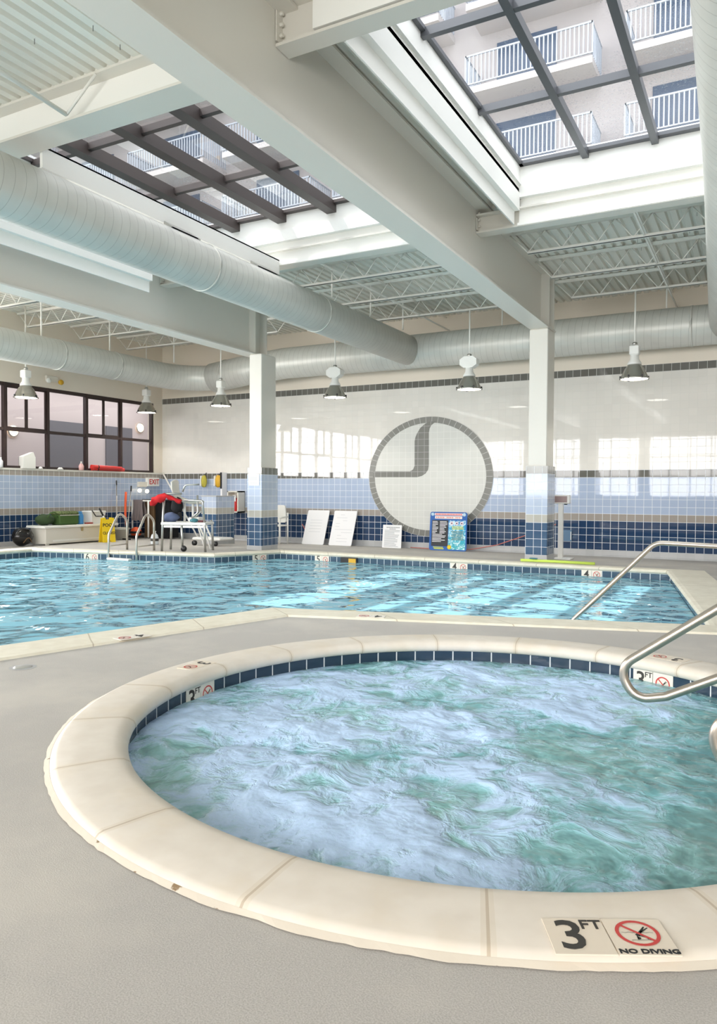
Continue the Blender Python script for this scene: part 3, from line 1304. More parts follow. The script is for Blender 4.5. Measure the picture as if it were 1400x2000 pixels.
bays = ((XL+.02, -9.66, 'left'), (-9.58, -3.70, 'middle'), (-3.60, 2.26, 'right'))
ORD = {11.55: 'nearest', 13.05: 'second', 14.58: 'farthest'}
for x0, x1, bn in bays:
    for y in (11.55, 13.05, 14.58):
        joist(x0, x1, y, 'white open web joist in the %s roof bay, %s of its three from the skylights' % (bn, ORD[y]) if bn != 'left' else 'white open web joist in the left roof bay, %s the back wall' % {11.55: 'third from', 13.05: 'second from', 14.58: 'closest to'}[y])
for y, s in ((10.05, 'fourth from the back wall'), (8.55, 'fifth from the back wall'), (7.05, 'sixth from the back wall'), (5.55, 'seventh from the back wall')):
    joist(XL+.02, -9.66, y, 'white open web joist in the left roof bay, '+s)
# bracing rods between the joists
for x, bn in ((-12.4, 'left'), (-6.4, 'middle'), (-1.55, 'right')):
    mb = MB()
    mb.box(x-.012, x+.012, 10.45, YB, 4.955, 4.98)
    mb.box(x-.10, x-.076, 10.45, YB, 5.26, 5.285)
    o = mb.build('joist_bridging', 'joist_paint')
    tag(o, 'thin white bridging bars crossing the joists of the %s roof bay' % bn, 'brace', 'joist bridging')
# diagonal angle braces near the camera in the upper left
mb = MB()
mb.tube([(-6.3, 3.0, 5.28), (-6.15, 5.26, 4.98)], .022, 6)
mb.tube([(-6.15, 5.26, 4.98), (-5.75, 5.27, 5.28)], .016, 6)
tag(mb.build('angle_brace', 'joist_paint'), 'slim diagonal white brace from the roof deck to the near cross beam', 'brace')
# fastener tips poking through the deck
random.seed(4)
mb = MB()
for k in range(70):
    x = -9+random.random()*5.2
    y = 2.2+random.random()*3.0
    x = math.floor(x/.155)*.155+.04
    mb.box(x-.002, x+.002, y-.002, y+.002, ZD-.05, ZD)
for k in range(60):
    x = math.floor((-3.4+random.random()*5)/.155)*.155+.04
    y = 10.6+random.random()*4
    mb.box(x-.002, x+.002, y-.002, y+.002, ZD-.06, ZD)
o = mb.build('deck_screws', 'bronze_frame')
tag(o, 'thin dark screw tips poking down through the ribbed roof deck', 'screws')
o['kind'] = 'stuff'


# ------------------------------------------------------------------ ducts
def duct(name, pts, r, label, seams=(), hang=(), pitch=.13, n=40, zr=5.3):
    t = thing(name, label, 'air duct', (pts[0][0], pts[0][1], pts[0][2]-r), 'round metal air ducts')
    mb = MB()
    P = [Vector(p) for p in pts]
    mb.tube(P, r, n, True, pitch)
    mb.build('pipe', 'duct_metal', t)
    for s in seams:
        a, d = Vector(s[0]), Vector(s[1]).normalized()
        MB().tube([a-d*.02, a+d*.02], r+.008, n, True, 1).build('joint_band', 'duct_metal', t)
    for h in hang:
        MB().box(h[0]-.012, h[0]+.012, h[1]-.012, h[1]+.012, h[2]+r-.02, zr).build('hanger', 'joist_paint', t)
    return t


duct('air_duct', [(-7.01, -3.5, 4.40), (-7.01, 4, 4.40), (-7.01, 9.5, 4.40), (-7.01, 15.45, 4.40)], .325, 'thick spiral duct running away from the camera under the left skylight',
     [((-7.01, 8.35, 4.4), (0, 1, 0)), ((-7.01, 11.4, 4.4), (0, 1, 0))], [(-6.8, 11.6, 4.4), (-6.8, 13.1, 4.4), (-6.8, 14.6, 4.4)])
pts = fillet([(-13.55, -3.5, 4.19), (-13.55, 15.5, 4.19), (8, 15.5, 4.40)], 1.0, 14)
pts2 = [(p.x, p.y, 4.19+.21*max(0, min(1, (p.x+12.5)/2))) for p in pts]
# split: left run and back run
k = next(i for i, p in enumerate(pts2) if p[0] > -12.7)
duct('air_duct', [pts2[0], (-13.55, 5, 4.19)]+pts2[1:k+1], .325, 'long spiral duct above the left wall windows', [((-13.55, 11.3, 4.19), (0, 1, 0)), ((-13.55, 12.9, 4.19), (0, 1, 0))],
     [(-13.55, 9.2, 4.19), (-13.55, 10.9, 4.19), (-13.55, 12.8, 4.19), (-13.2, 14.6, 4.19)])
duct('air_duct', [pts2[k], (-11.4, 15.5, 4.33), (-10.4, 15.5, 4.4), (-5, 15.5, 4.4), (0, 15.5, 4.4), (7.9, 15.5, 4.4)], .375, 'long spiral duct running along the tiled back wall', [((-12.2, 15.5, 4.25), (1, 0, .1)), ((-1.2, 15.5, 4.4), (1, 0, 0))],
     [(-9.0, 15.5, 4.4), (-4.9, 15.5, 4.4), (-1.66, 15.5, 4.4)])
duct('air_duct', [(-.03, -3, 4.40), (-.07, 4.5, 4.40), (-.19, 8, 4.40), (-.55, 15.4, 4.40)], .36, 'spiral duct hanging at the right edge under the right skylight', [((-.13, 7.6, 4.4), (-.03, 1, 0))], [])


# ------------------------------------------------------------------ pendant lamps
def lamp(x, y, zr, ztop, kind, label):
    t = thing('pendant_lamp', label, 'pendant lamp', (x, y, zr), 'high bay pendant lamps')
    rf_ = MB().lathe([(.245, 0), (.262, .0), (.262, .02), (.245, .03), (.215, .10), (.165, .20), (.125, .25), (.118, .27), (.11, .27), (.16, .195), (.205, .10), (.235, .03)], (x, y, zr), 32).build('reflector', 'reflector', t)
    MB().lathe([(0, .012), (.24, .012), (.24, .02), (0, .02)], (x, y, zr), 32).build('lens', 'lamp_glass', t)
    MB().lathe([(0, .268), (.125, .268), (.12, .30), (.082, .36), (.075, .44), (.07, .45), (0, .45)], (x, y, zr), 20).build('neck', 'lamp_body', t)
    if kind == 'hex':
        mb = MB()
        mb.prism([(x-.09, zr+.44), (x+.09, zr+.44), (x+.18, zr+.50), (x+.18, zr+.61), (x+.09, zr+.67), (x-.09, zr+.67), (x-.18, zr+.61), (x-.18, zr+.50)], y-.09, y+.09, 'XZ')
        mb.build('ballast_box', 'lamp_body', t)
        zt = zr+.67
    else:
        MB().box(x-.085, x+.085, y-.085, y+.085, zr+.44, zr+.62, .02).build('ballast_box', 'lamp_body', t)
        zt = zr+.62
    MB().lathe([(0, zt), (.045, zt), (.045, zt+.05), (.02, zt+.06), (0, zt+.06)], (x, y, 0), 12).build('coupling', 'brushed', t)
    MB().tube([(x, y, zt+.05), (x, y, ztop)], .016, 8).build('stem', 'joist_paint', t)
    for a in (R(200), R(255), R(310), R(20), R(120)):
        cx, cy = x+.25*math.cos(a), y+.25*math.sin(a)
        MB().box(cx-.012, cx+.012, cy-.012, cy+.012, zr-.005, zr+.06).build('clip', 'black', rf_)
    ld = bpy.data.lights.new('lamp_light', 'SPOT')
    ld.energy = 60
    ld.spot_size = R(130)
    ld.shadow_soft_size = .2
    ld.color = (1, .95, .87)
    lo = bpy.data.objects.new('lamp_light', ld)
    C.objects.link(lo)
    lo.location = (x, y, zr-.02)
    return t


lamp(-2.09, 14.55, 3.33, 4.95, 'box', 'silver pendant lamp right of the middle column')
lamp(-5.28, 14.55, 3.33, 4.95, 'hex', 'silver pendant lamp over the round tile emblem, with hexagonal box')
lamp(-8.44, 14.55, 3.34, 4.95, 'hex', 'silver pendant lamp right of the left column')
lamp(-11.66, 14.55, 3.31, 4.95, 'box', 'silver pendant lamp left of the left column, on a long stem')
lamp(-14.40, 14.87, 3.30, 5.30, 'box', 'pale pendant lamp in the corner in front of the last window pane')
lamp(-14.40, 11.17, 3.28, 5.30, 'none', 'pale pendant lamp at the left edge of the photo')

# ------------------------------------------------------------------ round tile emblem on the back wall
med = thing('tile_emblem', 'large round emblem of grey and white tiles set in the back wall', 'wall emblem', (-6.9, YB-.01, .19))
cx, cz, ax, az = -6.898, 1.603, 1.575, 1.408
NR = 62
mb = MB()
for i in range(NR*3):
    a0, a1 = 2*PI*i/(NR*3), 2*PI*(i+1)/(NR*3)
    k = .895
    q = []
    for a, s in ((a0, 1), (a1, 1), (a1, k), (a0, k)):
        q.append((cx+ax*s*math.cos(a), YB-.012, cz+az*s*math.sin(a)))
    mb.quad(*q, uv=((i/3, .0), ((i+1)/3, .0), ((i+1)/3, .999), (i/3, .999)))
mb.build('ring', 'ring_tile', med)
mb = MB()
c = mb.pt((cx, YB-.009, cz))
rg = [mb.pt((cx+ax*.9*math.cos(2*PI*i/90), YB-.009, cz+az*.9*math.sin(2*PI*i/90))) for i in range(90)]
for i in range(90):
    mb.face((c, rg[i], rg[(i+1) % 90]))
mb.build('field', 'field_tile', med)
EM = [(-8.361, 1.739), (-7.373, 1.731), (-7.294, 1.774), (-7.255, 1.858), (-7.259, 2.441), (-7.239, 2.537), (-7.195, 2.633), (-7.116, 2.751), (-6.999, 2.843), (-6.882, 2.894), (-6.701, 2.899), (-6.83, 2.813), (-6.881, 2.731), (-6.898, 2.623), (-6.892, 1.866), (-6.912, 1.758), (-6.976, 1.674), (-7.068, 1.619), (-7.186, 1.591), (-8.368, 1.596)]
MB().prism(EM, YB-.014, YB-.004, 'XZ').build('curved_stripe', 'emblem_tile', med)


# ------------------------------------------------------------------ depth markers
def no_dive(parent, mat4, r, big=False, thick=.17):
    mb = MB(mat4)
    n = 32
    for i in range(n):
        a0, a1 = 2*PI*i/n, 2*PI*(i+1)/n
        k = 1-thick
        mb.quad(*[(r*s*math.cos(a), r*s*math.sin(a), .0015) for a, s in ((a0, 1), (a1, 1), (a1, k), (a0, k))])
    w = r*thick*.42
    s = r*(1-thick*.6)*.7071
    mb.quad((-s-w*.7, s-w*.7, .0016), (s-w*.7, -s-w*.7, .0016), (s+w*.7, -s+w*.7, .0016), (-s+w*.7, s+w*.7, .0016))
    ringo = mb.build('prohibition_ring', 'marker_red', parent)
    mb = MB(mat4)
    z = .0013
    q = r

    def stroke(a, b, w1, w2):
        a, b = Vector(a), Vector(b)
        d = (b-a).normalized()
        nv = Vector((-d.y, d.x))
        mb.quad(*[(p.x*q, p.y*q, z) for p in (a-nv*w1, b-nv*w2, b+nv*w2, a+nv*w1)])
    stroke((.45, .5), (.12, .05), .03, .07)
    stroke((.60, .42), (.14, .06), .025, .05)
    stroke((.12, .05), (-.08, -.20), .07, .11)
    stroke((-.08, -.18), (-.12, -.50), .035, .03)
    stroke((.0, -.2), (.3, -.32), .03, .03)
    stroke((.3, -.32), (.34, -.48), .03, .02)
    for i in range(8):
        a0, a1 = 2*PI*i/8, 2*PI*(i+1)/8
        mb.quad(*[(q*(-.06+.09*k*math.cos(a)), q*(-.40+.09*k*math.sin(a)), z) for a, k in ((a0, 1), (a1, 1), (a1, .01), (a0, .01))])
    for k in range(9):
        x = -.72+k*.16
        stroke((x, .02 if k % 2 else .07), (x+.16, .07 if k % 2 else .02), .012, .012)
    stroke((-.45, -.55), (.6, -.52), .014, .014)
    mb.build('diver', 'skin_dark', ringo)


def marker(origin, xdir, ydir, size, digit, label, ft=True, nodiv=False, w2=True, group=None, curve=None, tilem='marker_tile', ring=.36, ringred=True):
    """two square tiles side by side: the depth, then the no diving sign"""
    m4 = frame(origin, xdir, ydir)
    t = thing('depth_marker', label, 'depth marker', origin, group)
    mb = MB(m4)
    s = size
    mb.box(-s, -.002, -s/2, s/2, -.004, 0)
    mb.box(.002, s, -s/2, s/2, -.004, 0)
    mb.build('tile', tilem, t)
    text_mesh('number', digit, s*1.12, m4 @ Matrix.Translation((-s*.62 if ft else -s*.5, -s*.02, .0005)), 'ink', t, s*.012, .95)
    if ft:
        text_mesh('unit', 'FT', s*.36, m4 @ Matrix.Translation((-s*.22, s*.30, .0005)), 'ink', t, s*.004)
    no_dive(t, m4 @ Matrix.Translation((s*.5, s*.08 if nodiv else 0, 0)), s*ring)
    if nodiv:
        text_mesh('caption', 'NO DIVING', s*.155, m4 @ Matrix.Translation((s*.52, -s*.42, .0005)), 'ink_black', t, s*.004, 1.2)
    return t


# near spa coping marker; reads from the bather's approach side
th = math.atan2(2.103-SC.y, -.34-SC.x)
a = math.atan2(2.10-SC.y, -.335-SC.x)
pc = Vector((-.345, 2.10, .038))
marker(pc, (.303, .158, 0), (-.06, .16, 0), .165, '3', 'foreground floor marker reading 3 FT NO DIVING on the spa rim', True, True, tilem='spa_marker_tile')
# far left spa rim marker (faces the water, so seen upside down) and right rim marker
for (x, y), lab in (((-3.30, 4.02), 'small faded 3 marker seen upside down on the spa rim at left'), ((-.575, 5.90), 'small faded 3 marker seen upside down on the spa rim behind the steel rail')):
    d = Vector((x-SC.x, y-SC.y, 0)).normalized()
    pc = SC+d*2.06
    marker(Vector((pc.x, pc.y, .0375)), (d.y, -d.x, 0), -d if False else (d.x*-1, d.y*-1, 0), .13, '3', lab, False, tilem='spa_marker_tile') if False else marker(Vector((pc.x, pc.y, .0375)), Vector((0, 0, 1)).cross(d), -d, .13, '3', lab, False, tilem='spa_marker_tile')
# spa waterline markers
for (x, y), lab in (((-3.30, 3.885), '3 FT and no diving tiles on the spa waterline at the left'), ((-.68, 5.745), '3 FT and no diving tiles on the spa waterline behind the steel rail')):
    d = Vector((x-SC.x, y-SC.y, 0)).normalized()
    pc = SC+d*1.914
    xd = Vector((d.y, -d.x, 0))
    marker(Vector((pc.x, pc.y, -.128)), xd, (0, 0, 1), .152, '3', lab, True, tilem='marker_tile')


def edge_marker(i, px, digit, label, s=.165):
    """marker pair on the pool waterline, edge i, at world x"""
    a, b = BAS[i], BAS[(i+1) % n]
    tt = (px-a.x)/(b.x-a.x)
    p = a+(b-a)*tt
    d = (b-a).normalized()
    inward = Vector((-d.y, d.x))
    q = p+inward*.006
    xd = Vector((-d.x, -d.y, 0))
    marker(Vector((q.x, q.y, -.120)), xd, (0, 0, 1), s, digit, label, False, ring=.34)


edge_marker(5, -12.0, '6', 'waterline marker with the number 6 left of the pool ladder')
edge_marker(4, -8.93, '5', 'waterline marker with the number 5 below the left column')
edge_marker(3, -7.73, '5', 'waterline marker with the number 5 beside the skimmer opening')
edge_marker(3, -4.82, '4', 'waterline marker with the number 4 below the colourful sign')
edge_marker(3, -2.47, '4', 'waterline marker with the number 4 right of the green noodle')
# markers on the near coping
marker((-3.36, 6.52, .0215), (-.95, -.27, 0), (.2, -1, 0), .14, '4', 'upside down 4 marker on the near pool coping in the middle', False)
marker((-4.62, 4.60, .0215), (-.28, -.96, 0), (.96, -.25, 0), .14, '4', 'upside down 4 marker on the near pool coping at the left', False)

# skimmer
t = thing('pool_skimmer', 'dark skimmer opening in the waterline tiles with a beige flap', 'skimmer', (-7.05, 12.82, -.18))
op_ = MB().box(-7.28, -6.92, 12.80, 12.835, -.16, -.05).build('opening', 'black', t)
MB().box(-7.10, -6.94, 12.795, 12.80, -.15, -.07).build('flap', 'amber', op_)

# deck drain
t = thing('floor_drain', 'small round drain in the deck at the left edge', 'drain', (-4.55, 3.49, 0))
MB().lathe([(0, .004), (.05, .004), (.062, .002), (.064, 0)], (-4.55, 3.49, 0), 24).build('cover', 'brushed', t)
MB().lathe([(.064, .0015), (.09, .001)], (-4.55, 3.49, 0), 24).build('rim', 'base_tile', t)


# ------------------------------------------------------------------ rails
def rail(name, pts, rads, label, r=.024, flanges=(), cat='handrail', group=None):
    t = thing(name, label, cat, Vector(flanges[0]) if flanges else Vector(pts[-1]), group)
    MB().tube(fillet(pts, rads), r, 16).build('tube', 'steel_rail', t)
    for f in flanges:
        MB().lathe([(0, .02), (.03, .02), (.05, .012), (.055, 0), (0, 0)], f, 20).build('flange', 'steel', t)
    return t


Yr = 4.2
rail('spa_handrail', [(1.15, Yr, 0), (1.15, Yr, .88), (.22, Yr, .963), (-.665, Yr, .305), (-.575, Yr, .145), (-.42, Yr, .182), (.5, Yr, .66), (.57, Yr, .0)], [0, .12, .14, .10, .10, .09, .10, 0],
     'thick looped stainless steel handrail over the right side of the spa', .024, [(1.15, Yr, 0), (.57, Yr, 0)], group='spa handrails')
Yr = 3.28
rail('spa_handrail', [(1.35, Yr, 0), (1.35, Yr, .84), (.735, Yr, .93), (-.17, Yr, .31), (-.09, Yr, .13), (.085, Yr, .15), (.85, Yr, .58), (.91, Yr, 0)], [0, .12, .14, .10, .10, .09, .10, 0],
     'steel handrail loop just showing at the right edge beside the spa', .024, [(1.35, Yr, 0), (.91, Yr, 0)], group='spa handrails')
Yr = 7.62
t = rail('pool_handrail', [(-1.70, Yr, -.35), (-1.64, Yr, -.03), (-.88, Yr, .775), (.45, Yr, .74), (.45, Yr, .0)], [0, .1, .16, .16, 0], 'slanting stainless steel handrail rising out of the pool corner', .024, [(.45, Yr, 0)])

# pool ladder
t = thing('pool_ladder', 'steel pool ladder with two arched rails and a white step', 'pool ladder', (-11.2, 10.98, 0))
for xa, dx in ((-11.57, 0), (-10.93, .0)):
    yb = 10.88 if xa < -11.2 else 11.0
    d = Vector((-.22, .97, 0)).normalized()
    p0 = Vector((xa, yb, 0))
    pts = [p0+Vector((0, 0, -.7)), p0+Vector((0, 0, .34)), p0+d*.38+Vector((0, 0, .80)), p0+d*.66+Vector((0, 0, .62)), p0+d*.66]
    MB().tube(fillet(pts, [0, .2, .17, .15, 0]), .024, 12).build('rail', 'steel', t)
    MB().tube([p0+d*.05+Vector((0, 0, .12)), p0+d*.66+Vector((0, 0, .12))], .014, 8).build('brace', 'steel', t)
for z in (-.13, -.43):
    MB().box(-11.55, -10.95, 10.80, 10.90, z-.02, z+.02, .008).build('step', 'white_plastic', t)

# ------------------------------------------------------------------ boards and signs against the back wall
def board(name, cat, label, x0, x1, yb, h, top_dx, thick, front, ytop=None, zb=None, corner=.03):
    """a panel standing on the deck, its top leaning on the wall; top_dx shifts the top sideways"""
    zb = zfloor((x0+x1)/2, yb) if zb is None else zb
    w_ = x1-x0
    xd = Vector((1, 0, 0))
    o = Vector((x0, yb, zb+.003))
    ytop = yb+.30 if ytop is None else ytop
    yd = Vector((top_dx, ytop-yb, 0))
    yd.z = math.sqrt(max(.01, h*h-yd.x**2-yd.y**2))
    y_ = yd.normalized()
    z_ = xd.cross(y_).normalized()
    m4 = Matrix((xd, y_, -z_ if False else z_)).transposed().to_4x4()
    m4.translation = o
    t = thing(name, label, cat, ((x0+x1)/2, yb, zb))
    c = corner
    poly = []
    for cx_, cy_, a0 in ((w_-c, c, -90), (w_-c, h-c, 0), (c, h-c, 90), (c, c, 180)):
        for k in range(5):
            a = R(a0+k*22.5)
            poly.append((cx_+c*math.cos(a), cy_+c*math.sin(a)))
    pn = MB(m4).prism(poly, -thick, 0).build('panel', front, t)
    return pn, m4, w_, h


for (xa, xb, dx, lab, seed) in ((-10.19, -9.56, .17, 'left one of two leaning whiteboards, nearest the white chair', 3), (-9.41, -8.77, .17, 'right one of two leaning whiteboards, with faint printed lines', 8)):
    t, m4, w_, h = board('whiteboard', 'board', lab, xa, xb, 15.93, .90, .01, .018, 'paper')
    random.seed(seed)
    mb = MB(m4)
    for k in range(10 if seed == 8 else 7):
        y = h*(.88-.085*k)
        if seed == 8:
            ln = random.choice((.12, .3, .5))
            xs_ = w_*random.choice((.15, .3, .45))
        else:
            ln, xs_ = w_*.55, w_*.2
        if seed == 3 and k < 2: continue
        mb.box(xs_, min(w_-.05, xs_+ln), y-.0045, y+.0045, .0003, .001)
    mb.build('faint_print', mat('faint', (206, 208, 212), .7), t)
t, m4, w_, h = board('rules_sign', 'sign', 'small white sign of small printed rules lines leaning under the round emblem', -7.93, -7.43, 15.93, .62, -.12, .012, 'paper', corner=.012)
mb = MB(m4)
for k in range(11):
    mb.box(.10+.032*k, .122+.032*k, h-.085, h-.055, .0003, .0012)
for k in range(6):
    mb.box(.18+.028*k, .20+.028*k, h-.125, h-.10, .0003, .0012)
mb.build('blurred_title', 'print_grey', t)
mb = MB(m4)
random.seed(2)
for k in range(15):
    y = h-.15-.031*k
    mb.box(.05, w_*random.uniform(.6, .92), y-.005, y+.005, .0003, .0012)
mb.build('printed_lines', 'print_grey', t)

# colourful sign
t, m4, w_, h = board('pool_information_sign', 'sign', 'colourful blue sign with black rules panel leaning right of the emblem', -6.66, -5.76, 15.78, .92, -.09, .015, mat('sign_blue', (46, 96, 170), .4), corner=.05)


def rect(name, x0, x1, y0, y1, m, z=.0006, sub=None):
    return MB(m4).box(x0, x1, y0, y1, .0002, z).build(name, m, sub or t)


wm = mat('sign_wave', (70, 180, 206), .4)
tt = NT(wm)
pz = tt.sep(tt.pos())[2]
nz = tt.noise(tt.pos(), 9, 4, .6, 1.5)
tt.link(tt.mix(tt.mapr(nz, .45, .6), tt.ramp(tt.mapr(pz, 0, .75), [(0, lin((60, 176, 190))), (.6, lin((50, 160, 210))), (1, lin((50, 80, 170)))]), lin((210, 240, 244))), tt.b.inputs['Base Color'])
rect('wave_picture', .46, .87, .03, h-.20, 'sign_wave')
rect('dark_panel', .05, .45, .10, h-.20, mat('sign_dark', (50, 52, 56), .4), .0012)
rect('title_band', .11, .79, h-.085, h-.03, mat('sign_pink', (238, 214, 214), .4), .0014)
rect('subtitle_band', .12, .78, h-.165, h-.10, mat('sign_pale', (232, 222, 216), .4), .0014)
mat('sign_salmon', (220, 108, 100), .5)
mb = MB(m4)
for k in range(17):
    mb.box(.135+.038*k, .160+.038*k, h-.078, h-.040, .0012, .0020)
for k in range(14):
    if k not in (5, 10):
        mb.box(.15+.043*k, .172+.043*k, h-.150, h-.118, .0012, .0020)
mb.build('blurred_title', 'sign_salmon', t)
for x in (.06, .83):
    MB(m4 @ Matrix.Translation((x, h-.06, .0015))).lathe([(0, .001), (.042, .001), (.042, 0)], (0, 0, 0), 16).build('badge', mat('sign_badge', (190, 216, 232), .5), t)
for x in (.535, .655, .775):
    MB(m4 @ Matrix.Translation((x, h-.27, .0015))).lathe([(0, .001), (.045, .001), (.045, 0)], (0, 0, 0), 18).build('icon', mat('sign_icon', (238, 222, 232), .5), t)
    MB(m4 @ Matrix.Translation((x, h-.27, .003))).lathe([(0, .001), (.016, .001), (.016, 0)], (0, 0, 0), 8).build('icon_mark', 'ink_black', t)
mb = MB(m4)
random.seed(5)
for k in range(15):
    y = h-.235-.034*k
    if k < 9:
        mb.box(.065, .065+random.uniform(.08, .15), y-.007, y+.007, .001, .002)
        mb.box(.245, .245+random.uniform(.1, .19), y-.007, y+.007, .001, .002)
    else:
        mb.box(.07, .07+random.uniform(.2, .34), y-.007, y+.007, .001, .002)
mb.build('white_print', 'paper', t)
mb = MB(m4)
for k, y in enumerate((h-.35, h-.38, h-.405)):
    mb.box(.54, .82, y-.008, y+.008, .0008, .0018)
mb.box(.12, .36, .03, .055, .0003, .0018)
mb.box(.10, .34, .065, .085, .0003, .0018)
mb.build('yellow_print', mat('sign_lime', (196, 206, 80), .5), t)
mb = MB(m4)
for k in range(7):
    y = h-.46-.033*k
    mb.box(.53+.01*(k % 3), .83-.015*(k % 2), y-.008, y+.008, .0008, .0018)
mb.build('grey_print', mat('sign_olive', (112, 130, 110), .5), t)
MB(m4 @ Matrix.Translation((.49, .085, .0015))).lathe([(0, .001), (.05, .001), (.05, 0)], (0, 0, 0), 16).build('round_sticker', 'yellow', t)

# notice on the left column
t = thing('paper_notice', 'white paper notice taped to the left column', 'notice', (-9.42, 12.855, 1.36))
MB().box(-9.555, -9.285, 12.850, 12.858, 1.36, 1.60).build('sheet', 'paper', t)
mb = MB()
for k in range(6):
    mb.box(-9.52, -9.33, 12.848, 12.850, 1.555-.03*k, 1.561-.03*k)
mb.build('printed_lines', 'print_grey', t)

# pedestal with display by the right column
t = thing('pedestal_display', 'white pedestal with a grey rectangular screen beside the middle column', 'pedestal', (-3.30, 14.62, -.05))
zf = zfloor(-3.3, 14.62)
MB().box(-3.55, -3.20, 14.50, 14.85, zf, zf+.02, .006).build('base_plate', 'white_plastic', t)
MB().box(-3.46, -3.37, 14.60, 14.68, zf+.02, 1.05, .008).build('post', 'white_plastic', t)
hs_ = MB().box(-3.68, -3.24, 14.56, 14.68, 1.03, 1.20, .012).build('housing', 'white_plastic', t)
MB().box(-3.66, -3.28, 14.553, 14.56, 1.055, 1.175).build('screen', mat('screen', (160, 136, 132), .3), hs_)
MB().lathe([(0, 0), (.03, 0), (.03, .02), (0, .02)], (-3.32, 14.62, 1.01), 12).build('knob', 'black', t)

# blue access panel
t = thing('access_panel', 'square blue access panel on the dark tiles behind the pedestal', 'panel', (-3.67, YB-.02, .2))
dr_ = MB().box(-3.80, -3.56, YB-.03, YB-.006, .20, .44, .004).build('door', mat('panel_blue', (74, 110, 142), .4), t)
MB().box(-3.585, -3.57, YB-.036, YB-.03, .23, .41).build('hinge', 'white_plastic', dr_)

# red cord
mb = MB()
mb.tube([(-7.3, 16.18, -.075), (-6.4, 16.12, -.08), (-5.8, 16.15, -.06), (-5.2, 16.24, .06), (-4.6, 16.26, .28), (-4.0, 16.27, .50), (-3.9, 16.27, .56)], .010, 6)
tag(mb.build('cord', mat('cord_pink', (206, 120, 108), .6)), 'pinkish red cord rising along the back wall towards the middle column', 'cord')
mb = MB()
mb.tube([(-10.35, 16.2, .40), (-10.25, 16.24, .20), (-10.05, 16.22, .02), (-9.8, 16.18, -.07)], .010, 6)
tag(mb.build('cord', 'cord_pink'), 'short red cord hanging behind the white chair', 'cord')

# green noodle on the coping
o = MB().tube([(-3.72, 12.98, .05), (-3.2, 13.0, .052), (-2.45, 12.98, .05)], .024, 12).build('foam_noodle', 'lime')
tag(o, 'lime green foam noodle lying on the far pool coping', 'pool noodle')
o = MB().box(-3.56, -3.42, 12.93, 13.0, .08, .10, .01).build('swim_goggles', mat('teal', (60, 120, 130), .4))
tag(o, 'small dark teal goggles lying on the end of the green noodle', 'goggles')

# white chair behind the left column
t = thing('patio_chair', 'white plastic patio chair half hidden behind the left column', 'chair', (-10.75, 15.6, -.08))
zf = zfloor(-10.7, 15.6)
mb = MB()
for i in range(9):
    a = -1+2*i/8
MB().prism([(-11.08, .48), (-11.04, .86), (-11.0, .89), (-10.60, .89), (-10.56, .86), (-10.53, .48), (-10.58, .45), (-11.03, .45)], 15.72, 15.76, 'XZ').build('backrest', 'white_plastic', t)
MB().box(-11.06, -10.52, 15.36, 15.76, .36, .40, .015).build('seat', 'white_plastic', t)
for x in (-11.06, -10.49):
    MB().tube(fillet([(x, 15.38, zf), (x, 15.40, .58), (x, 15.74, .60)], .05), .022, 8).build('armrest', 'white_plastic', t)
for x in (-11.06, -10.49):
    for y in (15.38, 15.74):
        MB().tube([(x, y, zf), (x, y, .70 if y > 15.5 else .58)], .022, 8).build('leg', 'white_plastic', t)

# fire extinguisher cabinet
t = thing('extinguisher_cabinet', 'beige wall cabinet with open front left of the left column', 'cabinet', (-12.35, YB-.02, .66))
x0, x1, z0, z1 = -12.61, -12.24, .66, 1.24
y0 = YB-.30
mb = MB()
mb.box(x0, x0+.035, y0, YB-.002, z0, z1)
mb.box(x1-.035, x1, y0, YB-.002, z0, z1)
mb.box(x0, x1, y0, YB-.002, z0, z0+.035)
mb.box(x0, x1, y0, YB-.002, z1-.035, z1)
mb.box(x0, x1, YB-.02, YB-.004, z0, z1)
mb.build('case', 'off_white_plastic', t)
e = thing('fire_extinguisher', 'red fire extinguisher with white top standing in the wall cabinet', 'fire extinguisher', (-12.42, YB-.16, .70))
MB().lathe([(0, 0), (.065, 0), (.072, .02), (.072, .27), (.06, .32), (.025, .35), (0, .35)], (-12.42, YB-.16, .70), 18).build('cylinder', 'red', e)
MB().box(-12.47, -12.37, YB-.24, YB-.232, .96, 1.13).build('label_plate', 'paper', e)
MB().box(-12.45, -12.39, YB-.20, YB-.13, 1.05, 1.11, .01).build('handle', 'white_plastic', e)
MB().tube([(-12.45, YB-.2, 1.06), (-12.5, YB-.22, .98), (-12.5, YB-.22, .82)], .012, 6).build('hose', 'black', e)

# ------------------------------------------------------------------ exit sign and emergency lights
t = thing('exit_sign', 'white exit sign with red letters on the left wall by the corner', 'exit sign', (XL+.08, 15.80, 1.34))
MB().box(XL+.002, XL+.09, 15.62, 16.08, 1.36, 1.60, .008).build('housing', 'white_plastic', t)
text_mesh('letters', 'EXIT', .20, frame((XL+.092, 15.87, 1.48), (0, 1, 0), (0, 0, 1)), 'marker_red', t, .004, .95)
t = thing('emergency_light', 'twin-headed emergency light glowing under the exit sign', 'emergency light', (XL+.05, 15.45, 1.2))
MB().box(XL+.002, XL+.07, 15.30, 15.62, 1.34, 1.48, .01).build('housing', 'off_white_plastic', t)
for y, z in ((15.28, 1.24), (15.56, 1.22)):
    MB().ball((XL+.12, y, z), .055, .055, .055).build('lamp_head', 'bulb', t)
t = thing('emergency_light', 'twin-headed emergency light above the window at the left', 'emergency light', (XL+.04, 12.4, 3.85))
MB().box(XL+.002, XL+.08, 12.30, 12.62, 3.86, 3.99, .01).build('housing', 'off_white_plastic', t)
